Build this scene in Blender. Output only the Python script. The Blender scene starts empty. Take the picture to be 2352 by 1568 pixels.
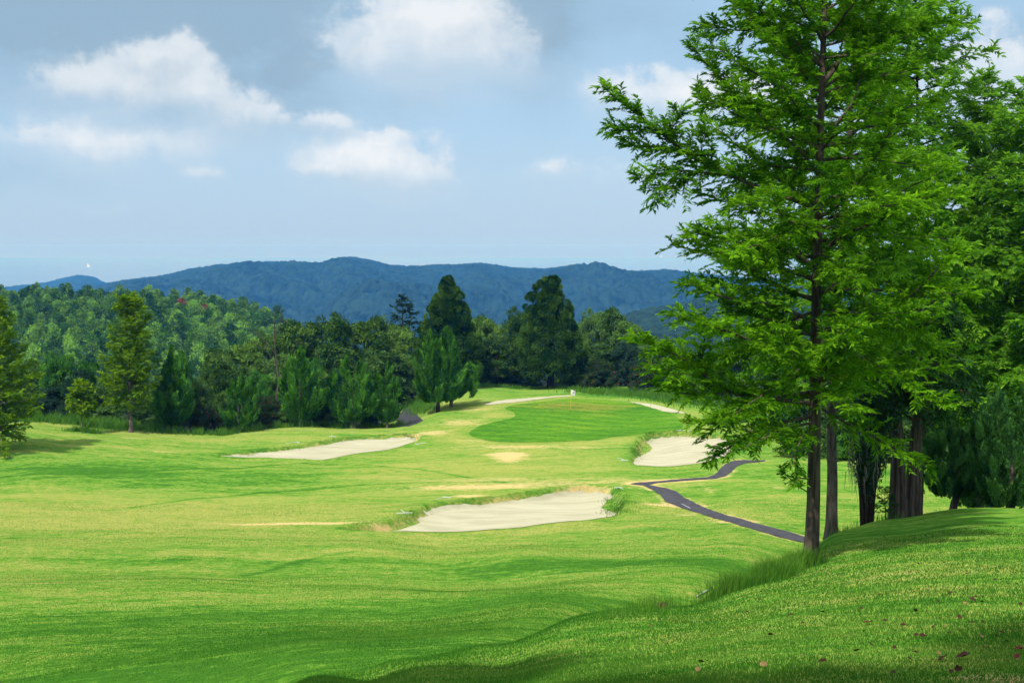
import bpy, math, random
import numpy as np
from mathutils import Vector
from mathutils.geometry import delaunay_2d_cdt

SC = bpy.context.scene
COL = SC.collection
R = math.radians
PI = math.pi

# ------------------------------------------------------------------ camera
FPX = 1422.0                       # 50 mm on a 36 mm wide frame, 1024 px
PITCH = math.atan((341 - 246) / FPX)
CP, SP = math.cos(PITCH), math.sin(PITCH)
ZC = 20.0                          # the camera's height over the world's zero
K = 1024 / 2352.0                  # positions below were read off in 2352 px
cam_d = bpy.data.cameras.new('camera')
cam_d.lens = 36.0 * FPX / 1024
cam_d.sensor_width = 36
cam_d.clip_start = 0.1
cam_d.clip_end = 60000
cam = bpy.data.objects.new('camera', cam_d)
COL.objects.link(cam)
cam.location = (0, 0, ZC)
cam.rotation_euler = (PI / 2 - PITCH, 0, 0)
SC.camera = cam

# ------------------------------------------------------------------ light
SUN_EL, SUN_AZ = 50.0, 207.0       # azimuth clockwise from +Y: from the left, a little behind
SUN_STRENGTH, SKY_STRENGTH, EXPOSURE = 3.3, 0.12, 0.40
SC.view_settings.view_transform = 'Standard'
SC.view_settings.look = 'None'
SC.view_settings.exposure = EXPOSURE
SC.view_settings.gamma = 1
SC.view_settings.use_curve_mapping = False
SC.render.engine = 'CYCLES'
SC.cycles.max_bounces = 8
SC.cycles.diffuse_bounces = 5
SC.cycles.transmission_bounces = 4
SC.cycles.transparent_max_bounces = 8
SC.cycles.use_denoising = True

sd = bpy.data.lights.new('sun', 'SUN')
sd.energy = SUN_STRENGTH
sd.angle = R(1.6)
sd.color = (1.0, 0.955, 0.87)
sun = bpy.data.objects.new('sun', sd)
COL.objects.link(sun)
tosun = Vector((math.sin(R(SUN_AZ)) * math.cos(R(SUN_EL)), math.cos(R(SUN_AZ)) * math.cos(R(SUN_EL)), math.sin(R(SUN_EL))))
sun.rotation_euler = tosun.to_track_quat('Z', 'Y').to_euler()
sun.location = tosun * 60


class NT:
    """Small helper for wiring nodes."""
    def __init__(self, tree):
        self.t = tree
        tree.nodes.clear()

    def n(self, typ, ins=None, **props):
        nd = self.t.nodes.new(typ)
        for k, v in props.items():
            setattr(nd, k, v)
        for k, v in (ins or {}).items():
            self.put(nd.inputs[k], v)
        return nd

    def put(self, sock, v):
        if isinstance(v, bpy.types.NodeSocket):
            self.t.links.new(v, sock)
        elif v is not None:
            if isinstance(v, (tuple, list)) and sock.type == 'RGBA' and len(v) == 3:
                v = tuple(v) + (1,)
            sock.default_value = v

    def m(self, op, a, b=None, c=None, clamp=False):
        nd = self.t.nodes.new('ShaderNodeMath')
        nd.operation = op
        nd.use_clamp = clamp
        self.put(nd.inputs[0], a)
        if b is not None: self.put(nd.inputs[1], b)
        if c is not None: self.put(nd.inputs[2], c)
        return nd.outputs[0]

    def v(self, op, a, b=None):
        nd = self.t.nodes.new('ShaderNodeVectorMath')
        nd.operation = op
        self.put(nd.inputs[0], a)
        if b is not None: self.put(nd.inputs[1], b)
        return nd.outputs['Value'] if op in ('LENGTH', 'DOT_PRODUCT', 'DISTANCE') else nd.outputs[0]

    def mix(self, f, a, b, blend='MIX'):
        nd = self.t.nodes.new('ShaderNodeMix')
        nd.data_type = 'RGBA'
        nd.blend_type = blend
        self.put(nd.inputs[0], f)
        self.put(nd.inputs[6], a)
        self.put(nd.inputs[7], b)
        return nd.outputs[2]

    def ramp(self, x, a, b, lo=0.0, hi=1.0, smooth=True):
        nd = self.t.nodes.new('ShaderNodeMapRange')
        nd.interpolation_type = 'SMOOTHSTEP' if smooth else 'LINEAR'
        for i, v in enumerate((x, a, b, lo, hi)):
            self.put(nd.inputs[i], v)
        return nd.outputs[0]

    def noise(self, vec, scale, detail=3.0, rough=0.55, dist=0.0):
        nd = self.n('ShaderNodeTexNoise', {'Vector': vec, 'Scale': scale, 'Detail': detail, 'Roughness': rough, 'Distortion': dist})
        return nd.outputs['Fac'], nd.outputs['Color']

    def mapping(self, vec, scale=(1, 1, 1), rot=(0, 0, 0), loc=(0, 0, 0)):
        return self.n('ShaderNodeMapping', {'Vector': vec, 'Scale': scale, 'Rotation': rot, 'Location': loc}).outputs[0]


def px_ray(X, Y):
    u, v = X * K, Y * K
    d = Vector(((u - 512) / FPX, 0, 0)) + Vector((0, CP, -SP)) + Vector((0, SP, CP)) * ((341 - v) / FPX)
    return d.normalized()


# ---- sky: Nishita with haze and cumulus laid out by bearing and height
W = bpy.data.worlds.new('World')
SC.world = W
W.use_nodes = True
w = NT(W.node_tree)
sky = w.n('ShaderNodeTexSky', sky_type='NISHITA', sun_disc=False)
sky.sun_elevation = R(SUN_EL)
sky.sun_rotation = R(SUN_AZ)
sky.air_density = 1.0
sky.dust_density = 0.6
sky.ozone_density = 2.0
tc = w.n('ShaderNodeTexCoord').outputs['Generated']
D = w.v('NORMALIZE', tc)
sx = w.n('ShaderNodeSeparateXYZ', {0: D})
az = w.m('ARCTAN2', sx.outputs[0], sx.outputs[1])
el = w.m('ARCSINE', sx.outputs[2])
_, nc = w.noise(D, 9.0, 4.0, 0.55)
warp = w.v('MULTIPLY', w.v('SUBTRACT', nc, (0.5, 0.5, 0.5)), (0.085, 0.045, 0.0))
_, nc2 = w.noise(D, 42.0, 4.0, 0.6)
warp2 = w.v('MULTIPLY', w.v('SUBTRACT', nc2, (0.5, 0.5, 0.5)), (0.028, 0.018, 0.0))
ae = w.v('ADD', w.v('ADD', w.n('ShaderNodeCombineXYZ', {0: az, 1: el}).outputs[0], warp), warp2)


def blob(X, Y, rx, ry, amp):
    d = px_ray(X, Y)
    a, e = math.atan2(d.x, d.y), math.asin(d.z)
    rx, ry = 1.22 * rx * K / FPX, 1.15 * ry * K / FPX
    q = w.v('LENGTH', w.v('MULTIPLY', w.v('SUBTRACT', ae, (a, e, 0)), (1 / rx, 1 / ry, 0)))
    return w.ramp(q, 1.25, 0.0, 0.0, amp)


def total(items):
    s = None
    for it in items:
        b = blob(*it)
        s = b if s is None else w.m('ADD', s, b)
    return s


hor = w.ramp(el, 0.0, 0.19, 0.0, 1.0, smooth=False)
elfac = w.ramp(el, 0.14, 0.60)
S = 1.0 / SKY_STRENGTH
def rad(r, g, b, k=1.0):           # the radiance that shows as this linear colour
    e = k * S / (2 ** EXPOSURE)
    return (r * e, g * e, b * e)
hazeblue = w.mix(w.ramp(el, -0.001, 0.004), rad(0.335, 0.38, 0.66), rad(0.40, 0.59, 0.82))
hazeblue = w.mix(hor, hazeblue, rad(0.39, 0.61, 0.83))
base = w.mix(w.ramp(el, 0.10, 0.55, 0.85, 0.25), sky.outputs[0], hazeblue)
# grey undersides
gray = total([(430, 20, 900, 120, 1.2), (650, 160, 380, 120, 1.0), (120, 130, 420, 110, .65), (1235, 80, 130, 190, .75), (1480, 60, 380, 170, .40),
              (250, 240, 420, 60, .25), (2330, 40, 260, 110, .6), (0, 60, 300, 160, .7), (60, 420, 160, 40, .25), (350, 300, 380, 46, .28)])
gn, _ = w.noise(w.mapping(D, (1, 1, 2.2)), 8.0, 5.0, 0.6)
gray = w.m('MULTIPLY', gray, w.ramp(gn, 0.30, 0.66, 0.45, 1.25))
base = w.mix(w.m('MULTIPLY', gray, 0.8, clamp=True), base, rad(0.315, 0.475, 0.63))
# lit tops
nf, _ = w.noise(D, 40.0, 8.0, 0.62, 0.2)
nf2, _ = w.noise(w.mapping(D, (1, 1, 2.4)), 13.0, 4.0, 0.55)
WHITE = [(1010, 70, 200, 120, 1.05), (960, 150, 210, 90, .75), (1080, 160, 260, 80, .5),
               (330, 220, 240, 100, .75), (350, 125, 110, 60, .55), (190, 345, 230, 62, .68), (330, 375, 240, 50, .35),
               (610, 275, 160, 66, .62), (480, 325, 200, 50, .3), (740, 270, 70, 36, .4),
               (880, 375, 170, 78, 1.0), (800, 345, 70, 50, .5), (960, 410, 110, 40, .4), (705, 385, 70, 46, .5),
               (445, 420, 70, 30, .62), (1230, 390, 70, 60, .42), (1400, 405, 150, 60, .36), (900, 300, 60, 26, .35),
               (1610, 235, 230, 85, .9), (1700, 210, 160, 70, .5), (2290, 140, 190, 110, .8), (2150, 240, 260, 90, .45), (1480, 230, 120, 60, .3), (260, 480, 60, 18, .25),
               (60, 225, 140, 50, .2), (2350, 300, 200, 120, .4)]
nz = w.m('ADD', w.m('MULTIPLY', w.m('SUBTRACT', nf, 0.5), 1.9), w.m('MULTIPLY', w.m('SUBTRACT', nf2, 0.5), 1.8))
dens, lit = None, None
for X, Y, rx, ry, amp in WHITE:
    d = px_ray(X, Y)
    a, e = math.atan2(d.x, d.y), math.asin(d.z)
    rx, ry = 1.3 * rx * K / FPX, 1.3 * ry * K / FPX
    off = w.v('MULTIPLY', w.v('SUBTRACT', ae, (a, e, 0)), (1 / rx, 1 / ry, 0))
    sh = w.ramp(w.v('LENGTH', off), 1.25, 0.0, 0.0, amp)
    qy = w.n('ShaderNodeSeparateXYZ', {0: off}).outputs[1]
    lt = w.m('MULTIPLY', sh, w.ramp(qy, -.65, .45))
    dens = sh if dens is None else w.m('ADD', dens, sh)
    lit = lt if lit is None else w.m('ADD', lit, lt)
top = w.m('DIVIDE', lit, w.m('ADD', dens, 0.02))
# crisp broken tops, bases melting into the haze
body = w.m('MULTIPLY', dens, w.m('ADD', nz, 1.0))
crisp = w.ramp(body, 0.26, 0.60)
soft = w.ramp(body, 0.0, 1.25, 0.0, 0.75, smooth=False)
tmix = w.ramp(top, 0.35, 0.9)
wf = w.m('ADD', w.m('MULTIPLY', crisp, w.m('MULTIPLY', tmix, 0.80)), w.m('MULTIPLY', soft, w.m('SUBTRACT', 1.0, w.m('MULTIPLY', tmix, 0.80))), clamp=True)
shade = w.m('MULTIPLY', w.ramp(top, 0.15, 0.95, 0.0, 1.0), w.m('ADD', w.m('MULTIPLY', nz, 0.75), 0.80), clamp=True)
shade = w.m('MULTIPLY', shade, w.ramp(dens, 0.25, 1.15, 0.66, 1.12))
cloudcol = w.mix(shade, rad(0.56, 0.69, 0.81), rad(0.93, 0.95, 0.97))
skyc = w.mix(w.m('MULTIPLY', wf, 0.9), base, cloudcol)
# the cloudy sky overhead and behind, which lights the shade
oh, _ = w.noise(w.mapping(D, (1, 1, 1.6)), 3.2, 4.0, 0.6)
ohf = w.m('MULTIPLY', w.ramp(oh, 0.30, 0.60, .25, 1.0), w.m('MULTIPLY', elfac, 0.9))
skyc = w.mix(ohf, skyc, rad(1.15, 1.22, 1.30))
bg = w.n('ShaderNodeBackground', {'Color': skyc, 'Strength': SKY_STRENGTH})
wo = w.n('ShaderNodeOutputWorld', {'Surface': bg.outputs[0]})

# ------------------------------------------------------------------ mesh helpers
rng = np.random.default_rng(7)


def unit(a):
    return a / np.maximum(np.linalg.norm(a, axis=-1, keepdims=True), 1e-9)


class MB:
    """Collects vertices and faces; build() links them as ONE mesh object."""
    def __init__(self):
        self.V, self.T, self.F, self.nv = [], [], [], 0

    def add(self, v, f, mat=0, tone=0.5, smooth=False):
        v = np.asarray(v, float).reshape(-1, 3)
        f = np.asarray(f, np.int64)
        self.V.append(v)
        self.T.append(np.full(len(v), tone) if np.isscalar(tone) else np.asarray(tone, float))
        self.F.append((f + self.nv, mat, smooth))
        self.nv += len(v)

    def mesh(self, name, mats):
        me = bpy.data.meshes.new(name)
        V = np.concatenate(self.V)
        T = np.concatenate(self.T)
        loops = np.concatenate([f.ravel() for f, _, _ in self.F])
        tot = np.concatenate([np.full(len(f), f.shape[1]) for f, _, _ in self.F])
        mi = np.concatenate([np.full(len(f), m) for f, m, _ in self.F])
        sm = np.concatenate([np.full(len(f), s) for f, _, s in self.F])
        me.vertices.add(len(V))
        me.vertices.foreach_set('co', V.astype(np.float32).ravel())
        me.loops.add(len(loops))
        me.loops.foreach_set('vertex_index', loops.astype(np.int32))
        me.polygons.add(len(tot))
        st = np.concatenate([[0], np.cumsum(tot)[:-1]])
        me.polygons.foreach_set('loop_start', st.astype(np.int32))
        me.polygons.foreach_set('material_index', mi.astype(np.int32))
        me.polygons.foreach_set('use_smooth', sm.astype(bool))
        at = me.attributes.new('tone', 'FLOAT', 'POINT')
        at.data.foreach_set('value', T.astype(np.float32))
        for m in mats:
            me.materials.append(m)
        me.update(calc_edges=True)
        return me

    def build(self, name, mats, parent=None):
        if not isinstance(mats, (list, tuple)): mats = [mats]
        return link(name, self.mesh(name, mats), parent)


def link(name, me, parent=None):
    o = bpy.data.objects.new(name, me)
    COL.objects.link(o)
    if parent is not None: o.parent = parent
    return o


def tag(o, label, cat, group=None):
    o['label'] = label
    o['category'] = cat
    if group: o['group'] = group
    return o


def structure(o):
    o['kind'] = 'structure'
    return o


def empty(name, loc, rz=0.0, scale=None):
    o = bpy.data.objects.new(name, None)
    COL.objects.link(o)
    o.location = loc
    o.rotation_euler = (0, 0, rz)
    o.empty_display_size = 0.3
    if scale is not None: o.scale = scale
    return o


def copy_tree(o, loc, rz, scale):
    c = o.copy()
    COL.objects.link(c)
    c.location, c.rotation_euler, c.scale = loc, (0, 0, rz), scale
    for ch in o.children:
        k = ch.copy()
        COL.objects.link(k)
        k.parent = c
    return c


def tube(mb, pts, rad_, sides=8, mat=0, tone=0.5, cap=True, rough=0.0, rg=None):
    P = np.asarray(pts, float)
    n = len(P)
    r = np.broadcast_to(np.asarray(rad_, float), (n,))
    T = np.gradient(P, axis=0)
    T = unit(T)
    ref = np.array([0.0, 0, 1]) if abs(T[0, 2]) < 0.9 else np.array([1.0, 0, 0])
    A = unit(np.cross(T, ref))
    B = np.cross(T, A)
    th = np.arange(sides) / sides * 2 * PI
    rr = r[:, None] * np.ones(sides)
    if rough and rg is not None:
        rr = rr * (1 + rg.normal(0, rough, (1, sides)) + rg.normal(0, rough * .5, rr.shape))
    V = P[:, None, :] + rr[..., None] * (np.cos(th)[None, :, None] * A[:, None, :] + np.sin(th)[None, :, None] * B[:, None, :])
    i = np.arange(n - 1)[:, None] * sides
    j = np.arange(sides)[None, :]
    j2 = (j + 1) % sides
    F = np.stack([i + j, i + j2, i + sides + j2, i + sides + j], -1).reshape(-1, 4)
    mb.add(V.reshape(-1, 3), F, mat, tone, True)


def leaves(mb, P, Dr, N, L, Wd, tone, mat=0):
    """One pointed quad per leaf."""
    Dr = unit(Dr)
    S_ = unit(np.cross(Dr, N))
    L = np.broadcast_to(L, (len(P),))[:, None]
    Wd = np.broadcast_to(Wd, (len(P),))[:, None]
    V = np.stack([P, P + Dr * L * .5 + S_ * Wd * .5, P + Dr * L, P + Dr * L * .5 - S_ * Wd * .5], 1)
    F = np.arange(len(P) * 4).reshape(-1, 4)
    mb.add(V.reshape(-1, 3), F, mat, np.repeat(np.broadcast_to(tone, (len(P),)), 4))


def fronds(mb, P, Dr, N, L, Wd, tone, sag=0.35, mat=0):
    """A feathery frond: a bent two-quad blade."""
    Dr = unit(Dr)
    S_ = unit(np.cross(Dr, N))
    L = np.broadcast_to(L, (len(P),))[:, None]
    Wd = np.broadcast_to(Wd, (len(P),))[:, None]
    dn = np.array([0, 0, -1.0])
    m = P + Dr * L * .5
    t = m + unit(Dr + dn * sag) * L * .55
    V = np.stack([P - S_ * Wd * .12, P + S_ * Wd * .12, m + S_ * Wd * .5, m - S_ * Wd * .5, t + S_ * Wd * .06, t - S_ * Wd * .06], 1)
    b = np.arange(len(P))[:, None] * 6
    F = np.concatenate([b + np.array([0, 1, 2, 3]), b + np.array([3, 2, 4, 5])])
    mb.add(V.reshape(-1, 3), F, mat, np.repeat(np.broadcast_to(tone, (len(P),)), 6))


# ------------------------------------------------------------------ numpy noise
def hash2(i, j, s):
    h = (i.astype(np.int64) * 374761393 + j.astype(np.int64) * 668265263 + s * 982451653) & 0x7fffffff
    h = ((h ^ (h >> 13)) * 1274126177) & 0x7fffffff
    return ((h ^ (h >> 16)) & 0xffffff) / float(0xffffff)


def vnoise(x, y, s=0):
    i, j = np.floor(x), np.floor(y)
    fx, fy = x - i, y - j
    fx, fy = fx * fx * (3 - 2 * fx), fy * fy * (3 - 2 * fy)
    a, b = hash2(i, j, s), hash2(i + 1, j, s)
    c, d = hash2(i, j + 1, s), hash2(i + 1, j + 1, s)
    return (a + (b - a) * fx) * (1 - fy) + (c + (d - c) * fx) * fy - 0.5


def fbm(x, y, o=4, s=0):
    t, a = 0, 1.0
    for k in range(o):
        t = t + a * vnoise(x, y, s + k)
        x, y, a = x * 2.03 + 11.3, y * 2.03 + 5.7, a * .5
    return t


def crowns(x, y, cell, s=0):
    """Rounded tree-top bumps (0..1) and a per-tree random value."""
    gx, gy = x / cell, y / cell
    i, j = np.floor(gx), np.floor(gy)
    best = np.full(x.shape, -1.0)
    idv = np.zeros(x.shape)
    for a in (-1, 0, 1):
        for b in (-1, 0, 1):
            px = i + a + .15 + .7 * hash2(i + a, j + b, s)
            py = j + b + .15 + .7 * hash2(i + a, j + b, s + 1)
            r = .55 + .45 * hash2(i + a, j + b, s + 2)
            h = (.55 + .45 * hash2(i + a, j + b, s + 3)) * (1 - ((gx - px) ** 2 + (gy - py) ** 2) / r ** 2)
            up = h > best
            best = np.where(up, h, best)
            idv = np.where(up, hash2(i + a, j + b, s + 4), idv)
    return np.maximum(best, 0), idv


# ------------------------------------------------------------------ terrain
def world(X, Y, d):
    """The point seen at (X, Y) at forward distance d."""
    t = (341 - Y * K) / FPX
    z = d * (t * CP - SP) / (CP + t * SP)
    return ((X * K - 512) / FPX * (d * CP - z * SP), d, z)


def S_of(x, y):
    return x / np.sqrt(y * y + 4)


class TPS:
    def __init__(self, pts, lam=0.002):
        P = np.array(pts, float)
        self.c = np.stack([6 * S_of(P[:, 0], P[:, 1]), np.log(P[:, 1])], 1)
        n = len(P)
        A = self.phi(self.c, self.c) + lam * np.eye(n)
        Q = np.concatenate([np.ones((n, 1)), self.c], 1)
        M = np.block([[A, Q], [Q.T, np.zeros((3, 3))]])
        self.w = np.linalg.solve(M, np.concatenate([P[:, 2], np.zeros(3)]))

    @staticmethod
    def phi(a, b):
        r2 = ((a[:, None, :] - b[None, :, :]) ** 2).sum(-1)
        return .5 * r2 * np.log(r2 + 1e-12)

    def __call__(self, x, y):
        s = np.clip(S_of(x, y), -.5, .5)
        q = np.stack([6 * s, np.log(np.clip(y, 2.0, 200.0))], 1)
        out = np.empty(len(q))
        for k in range(0, len(q), 20000):
            c = q[k:k + 20000]
            out[k:k + 20000] = self.phi(c, self.c) @ self.w[:-3] + self.w[-3] + c @ self.w[-2:]
        return out


FAIR = [world(*p) for p in [
    (-250, 1568, 31), (0, 1568, 27.5), (300, 1568, 24.5), (600, 1568, 21.5), (700, 1560, 20.9), (900, 1522, 21.6), (1100, 1480, 24.8), (1300, 1430, 31.5), (1100, 1430, 32.0),
    (0, 1450, 36), (300, 1450, 34.5), (600, 1450, 33), (900, 1450, 32),
    (-250, 1330, 53), (0, 1330, 52), (300, 1320, 53), (600, 1325, 52.5), (900, 1325, 52), (1200, 1325, 51), (1450, 1340, 46), (1600, 1320, 50), (1700, 1290, 58),
    (0, 1262, 63), (400, 1258, 63), (800, 1250, 65), (1200, 1256, 64), (1600, 1250, 66), (1780, 1245, 68),
    (-250, 1200, 76), (0, 1195, 76), (400, 1190, 77), (760, 1210, 74), (1000, 1226, 73), (1200, 1214, 75), (1400, 1192, 78), (1600, 1190, 77),
    (0, 1140, 87), (400, 1140, 87), (760, 1150, 85), (1000, 1148, 86), (1200, 1132, 88.5), (1330, 1112, 92), (1430, 1125, 88), (1600, 1165, 82), (1840, 1240, 70),
    (-250, 1085, 99), (0, 1088, 98), (300, 1085, 99), (600, 1078, 102), (900, 1075, 103), (1150, 1085, 99), (1300, 1090, 97), (1460, 1108, 92.5),
    (750, 1056, 109), (560, 1048, 111), (930, 1022, 117), (960, 1000, 122), (850, 1005, 122), (640, 1030, 115), (1000, 990, 124),
    (-250, 1030, 107), (0, 1040, 106), (150, 1030, 110), (330, 1030, 112), (480, 1035, 113),
    (-250, 975, 121), (0, 975, 121), (80, 972, 123), (180, 978, 123), (300, 990, 122.5), (400, 1000, 122), (480, 1004, 121.5), (560, 996, 124), (640, 985, 128), (720, 981, 129), (800, 984, 129), (870, 985, 129), (930, 980, 130),
    (1150, 1050, 107), (1080, 1000, 121), (1200, 1016, 116.5), (1350, 1012, 118), (1480, 1000, 121), (1420, 1040, 109), (1545, 1072, 101.5), (1590, 998, 117), (1640, 1020, 112), (1690, 1000, 117),
    (1320, 960, 132), (1180, 955, 133), (1120, 960, 132), (1040, 960, 132), (1010, 945, 138), (1560, 950, 134), (1480, 925, 144), (1311, 908, 150), (1180, 918, 147), (1100, 925, 144), (1060, 915, 150), (1420, 915, 149),
    (1150, 890, 164), (1050, 893, 162), (1264, 893, 164), (1350, 897, 160), (1450, 898, 158), (1540, 912, 152), (1640, 940, 140), (1600, 965, 130),
    (940, 970, 137), (935, 945, 150), (945, 925, 166), (890, 975, 140),
    (1640, 1088, 97), (1720, 1058, 105), (1740, 1040, 111), (1800, 1070, 101), (1900, 1145, 84), (1950, 1088, 96), (2130, 1105, 91), (2250, 1110, 90), (2400, 1110, 90), (1930, 1045, 108), (2200, 1060, 104), (1700, 1110, 91), (1850, 1180, 78),
]]
FAIR += [(s * d, d, z) for s, d, z in [
    (.33, 30, -12.5), (.33, 45, -13.8), (.33, 60, -14.4), (.2, 30, -11.2), (.2, 42, -13), (.1, 26, -9.6), (-.36, 15, -6.2), (-.15, 15, -6.4), (0.1, 15, -7.5), (.36, 15, -8.5),
    (-.3, 6, -4), (0, 6, -5), (.3, 6, -6), (0, 2, -4),
    (-.4, 132, -16.4), (-.3, 132, -16.6), (-.2, 134, -17.4), (-.12, 136, -17.3), (-.36, 150, -18), (-.2, 150, -18.6), (-.36, 190, -19), (-.15, 190, -19.5), (0, 190, -18.5), (.15, 190, -18), (.36, 190, -17), (.36, 140, -15.5), (.3, 160, -16.5)]]
BANK = [world(*p) for p in [
    (2352, 1568, 11), (2000, 1568, 11.2), (1600, 1568, 12), (1300, 1568, 13), (1000, 1568, 15.5), (850, 1568, 18), (700, 1568, 20),
    (900, 1530, 20.6), (1100, 1490, 23.3), (1300, 1440, 27.9), (1150, 1520, 19.4), (1400, 1480, 18.5), (1700, 1480, 15.5), (2000, 1480, 14.2), (2352, 1480, 13.7),
    (1500, 1400, 29), (1600, 1400, 25), (1700, 1400, 22), (1900, 1400, 19.2), (2352, 1400, 17.5), (1700, 1338, 30.3), (1800, 1320, 29.5),
    (2352, 1280, 26), (2100, 1282, 27.3), (1950, 1288, 29.3), (1866, 1293, 31), (1830, 1300, 31.5),
    (2352, 1205, 36.5), (2100, 1215, 38.5), (1970, 1222, 40.5), (2352, 1170, 45), (2190, 1168, 46.5), (2080, 1188, 44.5), (1998, 1197, 44), (1913, 1222, 41.5), (2450, 1172, 45)]]
BANK += [(s * d, d, z) for s, d, z in [
    (-.5, 2, -1.7), (0, 2, -1.7), (.5, 2, -1.7), (-.4, 5, -2.7), (0, 5, -2.4), (.4, 5, -2.2), (-.3, 10, -5.3), (-.36, 20, -9.4), (-.36, 29, -12), (-.2, 28, -11),
    (.36, 56, -10.8), (.30, 56, -11.0), (.25, 54, -11.4), (.36, 68, -15.5), (.25, 66, -15.5), (.22, 48, -10.6), (.18, 40, -10.0), (.2, 60, -15.5), (.12, 36, -10.2), (.05, 36, -11), (-.03, 33, -11.5), (-.1, 31, -11.5), (.14, 50, -14.5), (0, 50, -16), (-.3, 50, -18)]]
T_FAIR, T_BANK = TPS(FAIR), TPS(BANK, 0.004)


def sstep(x, a, b):
    t = np.clip((x - a) / (b - a), 0, 1)
    return t * t * (3 - 2 * t)


def base_z(x, y):
    x, y = np.atleast_1d(np.asarray(x, float)), np.atleast_1d(np.asarray(y, float))
    f, b = T_FAIR(x, y), T_BANK(x, y)
    b = np.where(y > 66, -60.0, b)
    k = .5
    h = np.clip(.5 + .5 * (b - f) / k, 0, 1)
    z = f + (b - f) * h + k * h * (1 - h)
    # gentle swales and ridges across the fairway
    fw = sstep(-y, -125, -95) * sstep(y, 34, 46) * sstep(-x, -(0.12 * y), 0.02 * y)
    z = z + fw * (.17 * np.sin((y + .10 * x + 2.5 * np.sin(x * .11)) * .33) * sstep(-y, -100, -80) + .35 * fbm(x * .07, y * .09, 3, 5))
    z = z + .05 * fbm(x * .35, y * .35, 2, 9) * sstep(y, 18, 40)
    far = np.where(y < 330, -19 - np.maximum(y - 200, 0) * .24, -50.2 - (y - 330) * .085)
    far = np.maximum(far, -182)
    t = sstep(y, 175, 205)
    return z * (1 - t) + far * t + ZC


BUNKERS = []                       # (lip polygon xy, depth, width of the face)


def poly_dist(x, y, P):
    """Signed distance to a polygon, positive inside."""
    d = np.full(x.shape, 1e9)
    inside = np.zeros(x.shape, bool)
    n = len(P)
    for i in range(n):
        a, b = P[i], P[(i + 1) % n]
        e = b - a
        t = np.clip(((x - a[0]) * e[0] + (y - a[1]) * e[1]) / max(e @ e, 1e-9), 0, 1)
        d = np.minimum(d, np.hypot(x - a[0] - t * e[0], y - a[1] - t * e[1]))
        c = (a[1] > y) != (b[1] > y)
        with np.errstate(divide='ignore', invalid='ignore'):
            inside ^= c & (x < (b[0] - a[0]) * (y - a[1]) / (b[1] - a[1] + 1e-12) + a[0])
    return np.where(inside, d, -d)


def ground_z(x, y):
    x, y = np.atleast_1d(np.asarray(x, float)), np.atleast_1d(np.asarray(y, float))
    z = base_z(x, y)
    for P, dep, wd in BUNKERS:
        lo, hi = P.min(0) - 2, P.max(0) + 2
        m = (x > lo[0]) & (x < hi[0]) & (y > lo[1]) & (y < hi[1])
        if m.any():
            sdv = poly_dist(x[m], y[m], P)
            lip = np.exp(-((sdv + .35) / .5) ** 2) * .06
            z[m] = z[m] - dep * sstep(sdv, 0, wd) - .25 * dep * sstep(sdv, wd, wd + 2.0) + lip
    return z


RAY_Y = np.exp(np.linspace(math.log(7), math.log(195), 1500))


def hit(X, Y, fn=None):
    """Where the sight line through (X, Y) first meets the ground: (x, y, z)."""
    fn = fn or ground_z
    q = np.array([world(X, Y, d) for d in (1.0,)])[0]
    x, z = q[0] * RAY_Y, q[2] * RAY_Y + ZC
    g = fn(x, RAY_Y)
    b = np.nonzero(z <= g)[0]
    i = b[0] if len(b) else len(RAY_Y) - 1
    if i > 0:
        f = (z[i - 1] - g[i - 1]) / max((z[i - 1] - g[i - 1]) - (z[i] - g[i]), 1e-6)
        yy = RAY_Y[i - 1] + min(max(f, 0), 1) * (RAY_Y[i] - RAY_Y[i - 1])
    else:
        yy = RAY_Y[0]
    return np.array([q[0] * yy, yy, float(fn(np.array([q[0] * yy]), np.array([yy]))[0])])


def onground(X, d):
    """The ground at forward distance d along the bearing of X."""
    x = world(X, 1000, d)[0]
    return Vector((x, d, float(ground_z(x, d)[0])))


def hits(pts, fn=None):
    return np.array([hit(X, Y, fn)[:2] for X, Y in pts])


def smooth_closed(P, n=3):
    """Catmull-Rom through a closed outline."""
    P = np.asarray(P)
    out = []
    m = len(P)
    for i in range(m):
        p0, p1, p2, p3 = P[i - 1], P[i], P[(i + 1) % m], P[(i + 2) % m]
        for k in range(n):
            t = k / n
            out.append(.5 * ((2 * p1) + (-p0 + p2) * t + (2 * p0 - 5 * p1 + 4 * p2 - p3) * t * t + (-p0 + 3 * p1 - 3 * p2 + p3) * t ** 3))
    return np.array(out)


def z4(p): return [(1433.3 + a * .39079, 643.1 + b * .39079) for a, b in p]
def z2(p): return [(735.0 + a * .39079, 588.0 + b * .39079) for a, b in p]


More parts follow.
